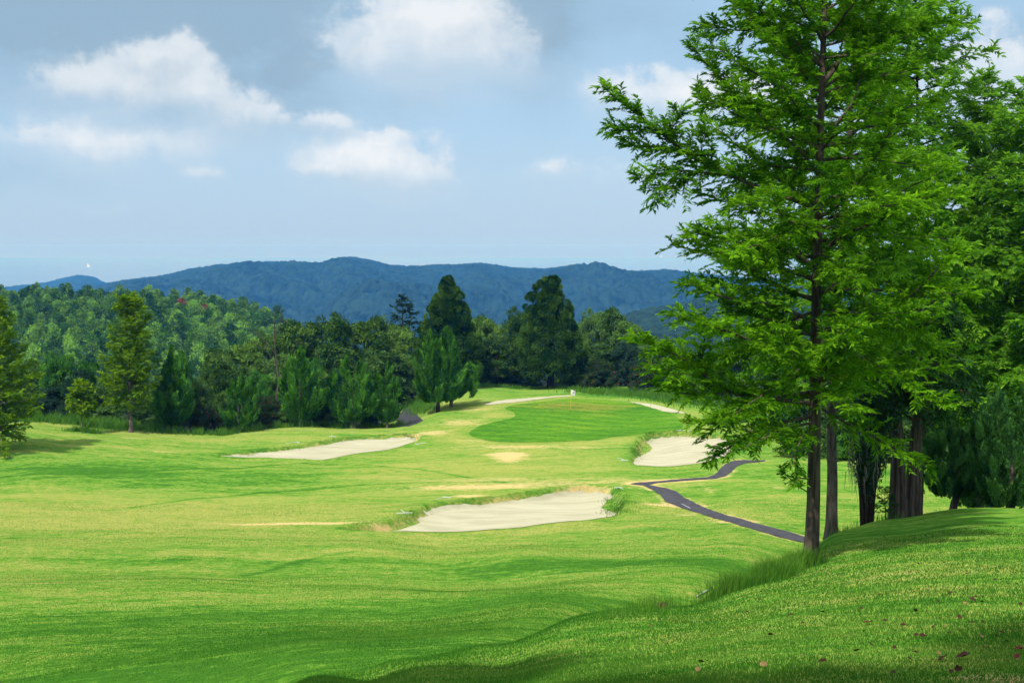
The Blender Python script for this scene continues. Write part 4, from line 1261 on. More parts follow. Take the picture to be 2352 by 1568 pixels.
# ------------------------------------------------------------------ broadleaf trees
def leafy_crown(seed, n_lobe, n_clump, n_leaf, size, flat=1.0, lob=.55, tall=1.0):
    """A crown 8 m wide, 8 m high over z=1: lobes, leaf clumps on the lobes, leaves on the clumps."""
    rg = np.random.default_rng(seed)
    mC = MB()
    lc, lr = [], []
    for i in range(n_lobe):
        a = i * 2.39996 + rg.uniform(-.4, .4)
        h = ((i + .5) / n_lobe)
        zc = .9 + 6.3 * h
        rad_ = 2.5 * math.sqrt(max(.05, 1 - ((h - .35) / .70) ** 2)) * rg.uniform(.55, 1.1)
        lc.append([math.cos(a) * rad_, math.sin(a) * rad_, zc])
        lr.append(rg.uniform(1.1, 1.9) * (1.05 - .35 * h))
    lc, lr = np.array(lc), np.array(lr)
    k = rg.integers(n_lobe, size=n_clump)
    dv = unit(rg.normal(0, 1, (n_clump, 3)) + [0, 0, .3])
    cc = lc[k] + dv * (lr[k] * rg.uniform(.72, 1.08, n_clump))[:, None] * np.array([1, 1, .82])
    cr = rg.uniform(.38, .80, n_clump)
    out = unit(dv + unit(cc - [0, 0, 3.5]) * .5)
    lv = unit(rg.normal(0, 1, (n_clump, n_leaf, 3)) + out[:, None, :] * .7 + UP * .25)
    P = cc[:, None, :] + lv * (cr[:, None] * rg.uniform(.7, 1.08, (n_clump, n_leaf)))[..., None] * np.array([1, 1, .75])
    Dr = lv * .25 + rg.normal(0, .7, P.shape) - UP * .25
    N = UP * .3 + lv + rg.normal(0, .25, P.shape)
    tn = np.clip(rg.normal(.45, .24, n_clump)[:, None] + rg.normal(0, .14, (n_clump, n_leaf)), 0, .96)
    m = n_clump * n_leaf
    fl = rg.random(m) < .02
    tn = np.where(fl, .99, tn.ravel())
    leaves(mC, P.reshape(-1, 3), Dr.reshape(-1, 3), N.reshape(-1, 3), size * rg.uniform(.7, 1.35, m), size * .5, tn)
    mT = MB()
    tube(mT, [[0, 0, -.5], [.1, 0, 1.5], [-.1, .1, 4], [.1, 0, 6.4]], [.26, .2, .15, .05], 7, 0, .5, True, .1, rg)
    for i in range(min(n_lobe, 8)):
        tube(mT, [[0, 0, 1.2 + .3 * i], lc[i] * [.5, .5, .8], lc[i]], [.11, .07, .03], 5)
    return mC, mT


VAR = {}
for i, (nlb, ncl, nlf, sz) in enumerate([(13, 230, 75, .32), (11, 220, 75, .31), (15, 240, 70, .29), (9, 200, 80, .33)]):
    VAR[i] = leafy_crown(60 + i, nlb, ncl, nlf, sz)
MESHC = {}


def broad(name, label, X, Ytop, d, Wpx, v, mat, group, rz=None, cat='tree', sink=0.0, base=None, depth=1.0, trunk='bark_dark'):
    rg = np.random.default_rng(int(X * 13 + Ytop * 7 + d))
    b = np.array(base if base is not None else onground(X, d))
    H = wz(X, Ytop, d)[2] - b[2] + sink
    s = Wpx * K / FPX * d / 8.0
    key = (v, mat)
    if key not in MESHC:
        MESHC[key] = VAR[v][0].mesh('crown', [M[mat]])
    if (v, trunk) not in MESHC:
        MESHC[(v, trunk)] = VAR[v][1].mesh('trunk', [M[trunk]])
    root = tag(empty(name, b - [0, 0, sink], rg.uniform(0, 6.28) if rz is None else rz, (s, s * depth, H / 8.8)), label, cat, group)
    link('trunk', MESHC[(v, trunk)], root)
    link('crown', MESHC[key], root)
    return root


WG = 'broadleaf trees of the wood behind the green'
for L_, X, Yt, d, Wp, v, mt in [
    ('rounded tree where the wood drops to the wooded hillside, by the bare dead tree', 505, 782, 160, 120, 0, 'broad_olive'),
    ('tree above and behind the low rounded juniper', 560, 764, 168, 130, 1, 'broad_olive'),
    ('tree on the rising left shoulder of the wood, lit yellowish on top', 622, 742, 172, 140, 2, 'broad_olive'),
    ('tree left of the highest dome of the wood', 690, 714, 176, 150, 0, 'broad_olive'),
    ('largest tree forming the top of the dome-shaped wood', 762, 700, 178, 170, 2, 'broad_olive'),
    ('tree on the right shoulder of the dome-shaped wood', 845, 706, 180, 160, 1, 'broad_olive'),
    ('tree between the dome-shaped wood and the left cone-shaped tree', 918, 726, 180, 130, 0, 'broad_olive'),
    ('dark tree low behind the tall twin-pointed juniper', 655, 800, 158, 150, 3, 'broad_dark'),
    ('broad dark tree in the middle of the wood, below the dome', 770, 770, 164, 190, 0, 'broad_dark'),
    ('big shadowy tree beside the service lane', 880, 790, 160, 170, 2, 'broad_dark'),
    ('dark tree overhanging the far end of the service lane', 945, 800, 172, 130, 1, 'broad_dark'),
    ('dark tree low behind the broad ragged juniper', 820, 850, 150, 130, 1, 'broad_dark'),
    ('dark tree low on the left of the wood, behind the rounded juniper', 520, 830, 150, 120, 2, 'broad_dark'),
    ('light green feathery shrub tree in front of the dark wood, above the flowering shrubs', 600, 840, 143, 90, 1, 'broad_bright'),
    ('second light green feathery tree, in the middle of the dark wood', 715, 810, 146, 90, 2, 'broad_bright'),
    ('pale green sapling crown between two ragged junipers', 852, 862, 141, 56, 3, 'broad_bright'),
    ('tree just right of the left cone-shaped tree, top against the blue hills', 1092, 706, 186, 120, 0, 'broad_olive'),
    ('tree in the gap between the cone-shaped trees, lower of the pair there', 1130, 716, 180, 120, 1, 'broad_olive'),
    ('tall tree touching the left side of the right cone-shaped tree', 1190, 686, 186, 110, 2, 'broad_olive'),
    ('grey-green tree low between the cone-shaped trees', 1140, 766, 172, 150, 3, 'broad_dark'),
    ('shadowy tree behind the back left bunker', 1100, 800, 176, 110, 0, 'broad_dark'),
    ('shadowy tree filling the gap left of the right cone-shaped trunk', 1195, 806, 176, 100, 1, 'broad_dark'),
    ('ragged-topped dark tree right of the right cone-shaped tree', 1358, 692, 184, 100, 2, 'broad_dark'),
    ('tallest dark tree at the right of the wood', 1408, 686, 186, 110, 0, 'broad_dark'),
    ('dark tree stepping down toward the blue ridge', 1452, 722, 182, 120, 1, 'broad_dark'),
    ('last tree of the wood on the right, low against the blue ridge', 1510, 762, 178, 120, 2, 'broad_dark'),
    ('dark tree half hidden by the near tree, right end of the wood', 1565, 800, 172, 120, 3, 'broad_dark'),
    ('broad shadowy tree behind the flowering bushes', 1380, 780, 174, 130, 3, 'broad_dark'),
    ('dark tree right behind the flagstick gap', 1330, 800, 178, 90, 1, 'broad_dark'),
    ('shadowy tree seen through the low left limb of the near tree', 1620, 830, 162, 130, 0, 'broad_dark'),
]:
    broad('broadleaf_tree', L_, X, Yt, d, Wp, v, mt, WG)
broad('broadleaf_tree', 'bluish grey-green tree between the two flowering bushes', 1442, 775, 167, 90, 1, 'blue_green', WG)

LG = 'trees at the left edge of the wood'
for L_, X, Yt, d, Wp, v, mt in [
    ('bright green vine-smothered tree behind the small round tree', 132, 795, 142, 110, 2, 'broad_bright'),
    ('bright leafy tree between the small round tree and the tall slim conifer', 205, 812, 141, 84, 0, 'broad_bright'),
    ('dark tree behind the left edge conifer', 62, 815, 146, 110, 1, 'broad_dark'),
    ('dark bluish tree just above the small round tree', 180, 838, 137, 90, 3, 'blue_green'),
    ('low dark tree on the left below the vine-smothered tree', 110, 880, 135, 100, 0, 'blue_green'),
    ('dark tree behind the trunk of the tall slim conifer', 262, 845, 139, 120, 1, 'broad_dark'),
    ('dark tree right of the tall slim conifer', 345, 866, 139, 110, 2, 'broad_dark'),
    ('tree behind the pointed juniper at the left', 455, 858, 143, 100, 0, 'broad_dark'),
]:
    broad('broadleaf_tree', L_, X, Yt, d, Wp, v, mt, LG)
broad('vine_covered_tree', 'column of bright green vines standing in the dark wood', 418, 788, 140, 62, 1, 'broad_bright', None)

UG = 'dark shrubs along the foot of the wood'
for i, (X, Yt, d, Wp, mt, L_) in enumerate([
    (70, 915, 134, 80, 'broad_dark', 'dark shrub behind the long grass at the far left'), (240, 925, 131, 90, 'broad_dark', 'dark shrub left of the tall slim conifer trunk'), (330, 925, 131, 80, 'broad_dark', 'dark shrub right of the tall slim conifer trunk'),
    (160, 912, 133, 70, 'blue_green', 'bluish shrub beside the small round tree'), (445, 905, 130, 84, 'pink_bush', 'shrub with few pink flowers right of the pointed juniper'), (490, 925, 131, 70, 'pink_bush', 'pink-dotted shrub left of the low rounded juniper'), (610, 900, 131, 90, 'pink_bush', 'pink-flowered shrub between the rounded and the twin-pointed juniper'),
    (645, 935, 131, 70, 'broad_dark', 'dark shrub at the foot of the twin-pointed juniper'), (745, 915, 133, 80, 'broad_dark', 'dark shrub between the twin-pointed and the ragged juniper'), (855, 915, 134, 70, 'broad_dark', 'dark shrub under the slender juniper'), (590, 870, 136, 80, 'broad_bright', 'light green shrub behind the low rounded juniper'), (520, 890, 134, 90, 'broad_dark', 'shadowy shrub behind the low rounded juniper'),
    (780, 880, 136, 90, 'blue_green', 'bluish shrub behind the broad ragged juniper'), (380, 945, 129, 90, 'broad_dark', 'low dark shrub at the foot of the pointed juniper'), (700, 930, 135, 90, 'broad_dark', 'dark shrub behind the twin-pointed juniper trunk'), (884, 880, 150, 56, 'broad_dark', 'dark shrub at the left verge of the service lane'),
    (1090, 850, 172, 100, 'broad_dark', 'dark shrub behind the lawn strip beyond the back bunker'), (1180, 850, 172, 100, 'blue_green', 'dark shrub left of the right cone-shaped trunk'), (1330, 855, 171, 90, 'broad_dark', 'dark shrub right of the right cone-shaped trunk'), (1010, 850, 168, 80, 'broad_dark', 'dark shrub behind the leaning juniper pair'), (1560, 850, 158, 110, 'broad_dark', 'dark shrub right of the flowering bushes'), (1640, 860, 152, 120, 'broad_dark', 'dark shrub above the right greenside bunker')]):
    broad('shrub', L_, X, Yt, d, Wp, i % 4, mt, UG, cat='shrub', sink=.25)
for X, Yt, d, Wp, L_ in [(1060, 800, 181, 120, 'deep-shaded undergrowth tree behind the lawn strip, left of the gap'), (1145, 812, 180, 120, 'deep-shaded undergrowth tree in the gap between the cone-shaped trees'), (1225, 800, 182, 110, 'deep-shaded undergrowth tree directly behind the right cone-shaped trunk'), (1300, 812, 180, 110, 'deep-shaded undergrowth tree behind the flag'),
                         (1390, 800, 181, 120, 'deep-shaded undergrowth tree behind the left flowering bush'), (1470, 812, 180, 120, 'deep-shaded undergrowth tree behind the right flowering bush'), (1550, 820, 178, 130, 'deep-shaded undergrowth tree at the right end of the wood'), (975, 810, 186, 130, 'deep-shaded undergrowth tree closing the view up the service lane')]:
    broad('broadleaf_tree', L_, X, Yt, d, Wp, int(X) % 4, 'broad_dark', WG, sink=.6)
broad('flowering_bush', 'red-flowering bush left of the bluish grey-green tree, beyond the green', 1378, 814, 162, 86, 0, 'pink_bush', 'flowering bushes behind the green', cat='bush', sink=.3)
broad('flowering_bush', 'wider red-flowering bush right of the bluish tree, beyond the green', 1488, 820, 158, 110, 2, 'pink_bush', 'flowering bushes behind the green', cat='bush', sink=.3)

# the wood closing the right side behind the fairway
CG = 'trees closing the right side beyond the fairway'
for L_, X, Yt, d, Wp, v, mt in [
    ('dark tree beyond the right fairway, seen left of the second trunk', 1800, 800, 122, 190, 0, 'broad_dark'),
    ('dark tree beyond the right fairway, seen between the second trunk and the ivy shrub', 1930, 780, 116, 190, 1, 'broad_dark'),
    ('dark tree beyond the right fairway, behind the thick double trunk', 2060, 760, 112, 200, 2, 'broad_dark'),
    ('dark tree beyond the right fairway, behind the big juniper', 2190, 740, 110, 220, 3, 'broad_dark'),
    ('dark tree beyond the right fairway, at the right edge', 2320, 720, 110, 240, 0, 'broad_dark'),
]:
    broad('broadleaf_tree', L_, X, Yt, d, Wp, v, mt, CG)
for X, Yt, d, Wp, L_ in [(1690, 770, 150, 130, 'dark tree glimpsed through the low left limbs of the near conifer'), (1775, 760, 146, 130, 'dark tree glimpsed just left of the near conifer trunk'), (1850, 770, 140, 120, 'dark tree glimpsed behind the near conifer trunk')]:
    broad('broadleaf_tree', L_, X, Yt, d, Wp, int(X) % 4, 'broad_dark', CG, sink=.5)
broad('shrub', 'light green shrub on the far side of the right fairway, left of the ivy shrub', 1940, 985, 105, 100, 1, 'broad_bright', None, cat='shrub', sink=.3)
broad('shrub', 'dark shrub on the far side of the right fairway, behind the second trunk', 1850, 960, 108, 150, 2, 'broad_dark', None, cat='shrub', sink=.3)
broad('shrub', 'dark shrub filling the shade behind the thick double trunk', 2080, 955, 103, 160, 0, 'broad_dark', None, cat='shrub', sink=.3)
broad('shrub', 'dark shrub filling the shade behind the big juniper', 2200, 960, 104, 180, 3, 'broad_dark', None, cat='shrub', sink=.3)

# a small pine showing over the wood
b = np.array(onground(925, 184.0))
feather_tree('pine_tree', 'dark pine showing its layered top beside the left cone-shaped tree', [b, b + [0, 0, 5], wz(925, 740, 184), wz(925, 680, 184)], .25,
             [(.35, 2.0), (.55, 2.9), (.75, 2.4), (.9, 1.2), (1, .3)], 34, [M['bark_dark'], M['blue_green']], 71, rise=(.0, .5), sag=.05, leaf=dict(Lb=1.2, gap=.45, fl=.5, fw=.2, per=.25, twig=0), sides=7)


# ------------------------------------------------------------------ the group on the near crest
def ivy_shrub():
    rg = np.random.default_rng(81)
    b = np.array(onground(1996, 44.3))
    root = tag(empty('ivy_covered_shrub', b), 'columnar many-stemmed shrub smothered in dark ivy, grey dead strands hanging', 'shrub')
    mS, mC, mD = MB(), MB(), MB()
    H = wz(1990, 890, 44.3)[2] - b[2]
    for i in range(15):
        a = i * 2.4
        r0, r1 = rg.uniform(.05, .24), rg.uniform(.25, .62)
        o = np.array([math.cos(a), math.sin(a), 0])
        tube(mS, [o * r0 * .8 - [0, 0, .2], o * r0 + [0, 0, H * .15], o * (r0 + r1) * .55 + [0, 0, H * .35], o * r1 + [0, 0, H * rg.uniform(.6, .9)]], np.array([.05, .04, .03, .012]) * rg.uniform(.7, 1.2), 6)
    m = 15000
    h = rg.beta(1.7, 1.3, m)
    prof = np.interp(h, [0, .12, .3, .5, .75, .92, 1], [.10, .2, .42, .66, .70, .48, .12])
    a = rg.uniform(0, 6.28, m)
    lump = 1 + .25 * np.sin(a * 4 + h * 7) + .15 * np.sin(a * 9 - h * 20)
    r = prof * lump * rg.random(m) ** .35
    P = np.stack([np.cos(a) * r, np.sin(a) * r, H * (.14 + .86 * h)], 1)
    D_ = rg.normal(0, .7, (m, 3)) - UP * .4
    leaves(mC, P, D_, np.stack([np.cos(a), np.sin(a), .3 + 0 * a], 1) + rg.normal(0, .5, (m, 3)), rg.uniform(.05, .095, m), .05, np.clip(rg.normal(.45, .25, m), 0, 1))
    for i in range(70):
        a = rg.normal(3.3, .9)
        r = rg.uniform(.35, .72)
        z = H * rg.uniform(.35, .75)
        p = np.array([math.cos(a) * r, math.sin(a) * r - .1, z])
        tube(mD, [p, p + [rg.normal(0, .03), 0, -.3], p + [rg.normal(0, .05), 0, -rg.uniform(.5, .95)]], [.012, .009, .003], 4)
    mS.build('stem', M['bark_dark'], root)
    mC.build('ivy', M['ivy'], root)
    mD.build('withered_ivy', M['bark_pale'], root)


ivy_shrub()


def old_tree(label, X, d, lean, seed, r, topY, spread, n):
    rg = np.random.default_rng(seed)
    b = np.array(onground(X, d))
    root = tag(empty('old_cypress_tree', b), label, 'tree', 'pair of thick-trunked cypresses on the near crest')
    mT, mC = MB(), MB()
    H = wz(X, topY, d)[2] - b[2]
    tube(mT, [[0, 0, -.3], [lean * .05, 0, .5], [lean * .3, 0, 1.6], [lean * .8, 0, 3.2], [lean, 0, H * .95]], [r * 1.35, r * 1.08, r * .9, r * .72, .05], 18, 0, .5, True, .10, rg)
    for i in range(9):              # ridges and burrs up the bole
        a = i * .72
        o = np.array([math.cos(a), math.sin(a), 0])
        tube(mT, [o * r * 1.2 - [0, 0, .2], o * r * .98 + [lean * .2, 0, 1.1], o * r * .70 + [lean * .7, 0, 2.9]], [.09, .07, .05], 6, 0, .5, True, .18, rg)
    for i in range(n):
        h = rg.uniform(.36, .97)
        a = i * 2.39996
        L = spread * np.interp(h, [.36, .5, .8, 1], [.8, 1.0, .7, .2]) * rg.uniform(.7, 1.1)
        o = np.array([math.cos(a), math.sin(a), 0])
        P = np.array([[lean * h, 0, h * H], o * L * .5 + [lean * h, 0, h * H + .25], o * L + [lean * h, 0, h * H - .15]])
        P = smooth_line(P, 4)
        tube(mT, P, np.linspace(.05, .01, len(P)), 5)
        limb_foliage(mC, mT, P, rg, t0=.2, Lb=.65, gap=.16, fl=.17, fw=.06, per=.075, tone=.42, droop=.9, lift=0)
    mT.build('trunk', M['bark'], root)
    mC.build('crown', M['old_cypress'], root)


old_tree('left of two thick fluted trunks on the near crest, dark crown with rusty sprays', 2066, 44.8, -.1, 82, .19, 560, 1.9, 40)
old_tree('right of two thick fluted trunks on the near crest, knobbly side and grey root', 2099, 45.3, .1, 83, .19, 590, 2.0, 40)
b = np.array(onground(2038, 44.4))
feather_tree('seedling', 'small dark fern-like conifer seedling at the foot of the thick trunks', [b, b + [-.02, 0, .4], b + [-.08, 0, 1.0]], .018, [(.15, .25), (.4, .45), (.8, .3), (1, .1)], 16, [M['bark_dark'], M['old_cypress']], 84,
             cat='young tree', rise=(0, .5), leaf=dict(Lb=.25, gap=.07, fl=.10, fw=.03, per=.05), sides=6, limb_r=.006)

# trees left of the photographer; only their shade reaches the near slope
SG = 'trees beside the viewpoint that shade the near slope'
broad('broadleaf_tree', 'shade tree left of the viewpoint, out of view, its shadow on the near slope', 0, 0, 1, 1, 0, 'broad_olive', SG, base=(-7.2, 5.0, float(ground_z(-7.2, 5.0)[0])))
t_ = bpy.context.scene.objects[-1].parent
bpy.data.objects[t_.name].scale = (.92, .92, 1.9)
broad('broadleaf_tree', 'second shade tree further left of the viewpoint, its shadow at the bottom right', 0, 0, 1, 1, 2, 'broad_olive', SG, base=(-4.2, -1.2, float(ground_z(-4.2, -1.2)[0])))
t_ = bpy.context.scene.objects[-1].parent
bpy.data.objects[t_.name].scale = (.78, .78, 2.0)
broad('broadleaf_tree', 'third shade tree close behind the viewpoint, its shadow on the right of the near slope', 0, 0, 1, 1, 1, 'broad_olive', SG, base=(-1.2, -4.0, float(ground_z(-1.2, -4.0)[0])))
t_ = bpy.context.scene.objects[-1].parent
bpy.data.objects[t_.name].scale = (.95, .95, 3.5)

# a bare dead tree standing out of the wood
def dead_tree():
    rg = np.random.default_rng(91)
    d = 143.0
    b = np.array(onground(630, d))
    root = tag(empty('dead_tree', b), 'bare grey dead tree with forked limbs, in front of the wood', 'tree')
    mb = MB()
    for ln, r0 in [([(640, 870, d), (634, 820, d), (630, 760, d), (634, 715, d), (640, 706, d)], .11), ([(633, 812, d), (600, 775, d), (572, 752, d), (566, 742, d)], .045), ([(631, 770, d), (645, 745, d), (643, 725, d), (650, 712, d)], .06),
                   ([(636, 840, d), (608, 800, d), (590, 790, d), (574, 785, d)], .04), ([(640, 868, d), (655, 850, d), (668, 812, d), (690, 800, d)], .045), ([(668, 812, d), (680, 790, d), (700, 782, d)], .04)]:
        P = smooth_line(W_(ln), 4) - b
        if r0 == .11: P = np.concatenate([[[0, 0, -.2]], P])
        tube(mb, P, np.linspace(r0, .02, len(P)), 6)
    mb.build('trunk', M['lichen_bark'], root)


dead_tree()

# ------------------------------------------------------------------ trees of the wooded hillside
def hill_variant(seed, pine):
    rg = np.random.default_rng(seed)
    mb = MB()
    H = 8.5
    tube(mb, [[0, 0, -3], [.2, 0, 3], [rg.normal(0, .3), 0, H * .93]], [.24, .18, .06], 5, 1)
    nc = rg.integers(13, 20)
    for i in range(nc):
        q = (i + .5) / nc
        a = i * 2.4 + rg.uniform(-.5, .5)
        if pine:
            z = H * (.42 + .56 * q)
            r = 2.5 * (1 - q) ** .6 * rg.uniform(.35, 1.0)
            cr, fz = rg.uniform(.9, 1.5) * (1.1 - .4 * q), .32
        else:
            z = H * (.32 + .60 * q)
            r = 2.4 * math.sqrt(max(.03, 1 - (q * 1.15 - .15) ** 2)) * rg.uniform(.5, 1.0)
            cr, fz = rg.uniform(.9, 1.4), .75
        c = np.array([math.cos(a) * r, math.sin(a) * r, z])
        n = 46
        v = unit(rg.normal(0, 1, (n, 3)) + UP * .5)
        P = c + v * cr * rg.uniform(.5, 1.05, (n, 1)) * [1, 1, fz]
        leaves(mb, P, v * .6 + rg.normal(0, .5, (n, 3)), UP * .5 + v * .8 + rg.normal(0, .4, (n, 3)), rg.uniform(.45, .9, n), .38, np.clip(rg.normal(.5, .15) + rg.normal(0, .14, n), 0, 1))
    return mb


HV = []
for i in range(6): HV.append(hill_variant(101 + i, True).mesh('pine_tree', [M['hill_pine'], M['bark_pale']]))
for i in range(6): HV.append(hill_variant(121 + i, False).mesh('broadleaf_tree', [M['hill_tree'], M['bark_pale']]))
HV.append(hill_variant(103, True).mesh('pine_tree', [M['dead_pine'], M['bark_pale']]))
hrg = np.random.default_rng(5)
placed = np.zeros((0, 2))
kinds = {True: 0, False: 0}


def hill_tree(X, d, v, sc, label, group):
    x = world(X, 600, d)[0]
    z = hill_z(X, d) + ZC
    pine = v < 6 or v == 12
    o = link('pine_tree' if pine else 'broadleaf_tree', HV[v])
    o.location = (x, d, z - .8)
    o.rotation_euler = (hrg.normal(0, .04), hrg.normal(0, .04), hrg.uniform(0, 6.28))
    o.scale = (sc * hrg.uniform(.85, 1.2), sc * hrg.uniform(.85, 1.2), sc * hrg.uniform(.85, 1.2))
    tag(o, label, 'tree', group)


for X, d, sc, L_ in [(413, 500, 1.0, 'rust-red dead pine on the wooded hillside, left of the pair'), (467, 496, .9, 'rust-red dead pine on the wooded hillside, right of the pair'), (650, 548, .7, 'small reddish dead tree where the wooded hillside drops away at the right')]:
    hill_tree(X, d, 12, sc, L_, None)
    placed = np.vstack([placed, [world(X, 600, d)[0], d]])
for k in range(30000):
    if kinds[True] >= 285 and kinds[False] >= 235: break
    X, d = hrg.uniform(-60, 690), math.exp(hrg.uniform(math.log(HD0 + 12), math.log(HD1 + 12)))
    Yb = 341 / K - 0
    x = world(X, 600, d)[0]
    z = hill_z(X, d)
    vv = 246 - z / d * FPX
    lim = np.interp(X, [-60, 60, 100, 200, 330, 440, 520, 600, 690], [905, 880, 860, 870, 900, 875, 830, 800, 765]) * K
    if vv - 18 > lim: continue
    if len(placed) and ((placed - [x, d]) ** 2 * [1, .45]).sum(1).min() < 4.3 ** 2: continue
    ridge_ = d > HD1 - 40
    pine = hrg.random() < (.75 if ridge_ else .48)
    if kinds[pine] >= (285 if pine else 235): continue
    placed = np.vstack([placed, [x, d]])
    kinds[pine] += 1
    sc = hrg.uniform(.62, 1.0) * (1.05 if pine else .95)
    if pine: hill_tree(X, d, hrg.integers(6), sc, 'layered green pine among the close-set trees of the wooded hillside', 'pines of the wooded hillside')
    else: hill_tree(X, d, 6 + hrg.integers(6), sc, 'rounded green tree among the close-set trees of the wooded hillside', 'round trees of the wooded hillside')

# ------------------------------------------------------------------ grass
def blades(mb, x, y, h, w_, tone, rg, bend=.5, lean=(0, 0)):
    n = len(x)
    P = np.stack([x, y, ground_z(x, y) - .005], 1)
    a = rg.uniform(0, 2 * PI, n)
    o = np.stack([np.cos(a), np.sin(a), 0 * a], 1)
    b = rg.uniform(0, bend, n)[:, None]
    t = P + (o * b + [lean[0], lean[1], 1.0]) * h[:, None]
    m = P + (o * b * .35 + [lean[0] * .4, lean[1] * .4, .58]) * h[:, None]
    s = np.stack([-np.sin(a + .6), np.cos(a + .6), 0 * a], 1) * w_[:, None] * .5
    V = np.stack([P - s, P + s, m + s * .8, m - s * .8, t], 1)
    i = np.arange(n)[:, None] * 5
    mb.add(V.reshape(-1, 3), i + np.array([0, 1, 2, 3]), 0, np.repeat(tone, 5))
    mb.F.append((i + np.array([3, 2, 4]) + mb.nv - n * 5, 0, False))


grg = np.random.default_rng(17)
n = 360000
d_ = np.exp(grg.uniform(math.log(9.0), math.log(36), n))
s_ = grg.uniform(-.40, .40, n)
x_ = s_ * np.sqrt(d_ * d_ + 4)
tone = np.clip(.16 + .65 * fbm(x_ * .5, d_ * .9, 4, 3) + .5 * fbm(x_ * .12, d_ * .2, 2, 8) + grg.normal(0, .08, n), 0, 1)
on_bank = T_BANK(x_, d_) > T_FAIR(x_, d_) - .1
h_ = np.where(on_bank, grg.uniform(.018, .050, n), grg.uniform(.014, .030, n)) * (1 + .5 * fbm(x_ * .8, d_ * .8, 2, 4))
mb = MB()
blades(mb, x_, d_, h_, .0036 * (1 + d_ / 16), tone, grg, 1.0)
n = 300000                         # mown turf of the nearer fairway
d_ = np.exp(grg.uniform(math.log(27.0), math.log(84), n))
s_ = grg.uniform(-.39, .34, n)
x_ = s_ * np.sqrt(d_ * d_ + 4)
ok = (T_BANK(x_, d_) < T_FAIR(x_, d_) - .1) | (d_ > 64)
for P_ in [PATH_P] + [B_[0] for B_ in BUNKERS]:
    lo, hi = P_.min(0) - .3, P_.max(0) + .3
    q_ = np.nonzero((x_ > lo[0]) & (x_ < hi[0]) & (d_ > lo[1]) & (d_ < hi[1]))[0]
    if len(q_): ok[q_] &= poly_dist(x_[q_], d_[q_], P_) < -.05
x_, d_ = x_[ok], d_[ok]
n = len(x_)
dq, bq = dryness(x_, d_)
tone = np.clip(.30 + .55 * dq + .5 * bq + .9 * fbm(x_ * .3, d_ * .55, 4, 3) + .45 * fbm(x_ * .05, d_ * .11, 2, 8) + grg.normal(0, .13, n), 0, 1)
blades(mb, x_, d_, grg.uniform(.014, .032, n) * (1 + d_ / 130), .0042 * (1 + d_ / 22), tone, grg, 1.1)
g_o = mb.build('grass', M['blade'])
g_o['kind'] = 'stuff'
g_o['label'] = 'short mown grass blades of the near slope'


def band(name, line, width, n, h, w_, label, seed, dens=None):
    """Rank grass along a line read from the picture."""
    rg = np.random.default_rng(seed)
    P = np.array([onground(X, d)[:2] for X, d in line])
    L = np.concatenate([[0], np.cumsum(np.linalg.norm(np.diff(P, axis=0), axis=1))])
    t = rg.uniform(0, L[-1], n)
    c = np.stack([np.interp(t, L, P[:, k]) for k in range(2)], 1)
    c = c + rg.normal(0, 1, (n, 2)) * width * .5
    cl = fbm(c[:, 0] * 1.3, c[:, 1] * 1.3, 3, seed)
    k = cl > rg.uniform(-.5, .35, n)
    c, cl = c[k], cl[k]
    m = MB()
    hh = h * rg.uniform(.45, 1.25, len(c)) * np.clip(.8 + cl, .3, 1.6)
    blades(m, c[:, 0], c[:, 1], hh, np.full(len(c), w_), np.clip(rg.normal(.42, .2, len(c)) + cl * .2, 0, 1), rg, .7)
    o = m.build(name, M['rough'])
    o['kind'] = 'stuff'
    o['label'] = label


def hd(pts): return [(X, float(hit(X, Y)[1])) for X, Y in pts]
band('long_grass', hd([(1862, 1298), (1835, 1306), (1800, 1318)]), .45, 2600, .34, .010, 'long grass at the foot of the big near conifer', 1)
band('long_grass', hd([(1800, 1320), (1750, 1342), (1700, 1352), (1655, 1366)]), .45, 4200, .42, .010, 'tall unmown grass along the edge of the near bank', 2)
band('long_grass', hd([(1650, 1372), (1560, 1388), (1480, 1405), (1400, 1425), (1330, 1445)]), .55, 3200, .24, .010, 'thin rank grass along the lower edge of the near bank', 3)
band('long_grass', hd([(1910, 1230), (1990, 1200), (2060, 1190)]), .7, 3500, .25, .014, 'long grass under the ivy-covered shrub', 4)
band('long_grass', [(-40, 125.5), (80, 126.5), (180, 127), (300, 126), (380, 125)], 2.2, 9000, .85, .05, 'long grass behind the left mound', 5)
band('long_grass', [(400, 125), (500, 125.5), (600, 130), (720, 131.5), (850, 133), (910, 134)], 1.6, 7000, .6, .05, 'long grass at the foot of the junipers', 6)
band('long_grass', [(160, 119.6), (189, 119.8), (215, 119.4)], .9, 1400, .45, .04, 'long grass round the foot of the small round tree', 7)
band('long_grass', [(1340, 158), (1420, 157), (1500, 152), (1560, 148), (1620, 143)], 3.2, 12000, .55, .06, 'long grass on the mound behind the green', 8)
band('long_grass', [(955, 168), (962, 158), (975, 148), (985, 142)], 1.6, 4500, .55, .05, 'bright long grass on the verge of the service lane', 9)
band('long_grass', [(1060, 166), (1150, 167), (1264, 166), (1330, 163)], 1.6, 4500, .4, .05, 'long grass in front of the cone-shaped trees', 10)
band('long_grass', hd([(770, 1213), (830, 1205), (900, 1194), (940, 1180), (985, 1160), (1060, 1150), (1150, 1140), (1230, 1131), (1290, 1121)]), .4, 4500, .07, .02, 'rank grass on the far lip of the front bunker', 11)
band('long_grass', hd([(1400, 1140), (1420, 1160), (1410, 1180), (1432, 1150), (1440, 1175)]), .8, 2200, .2, .02, 'rank grass spilling over the right end of the front bunker', 12)
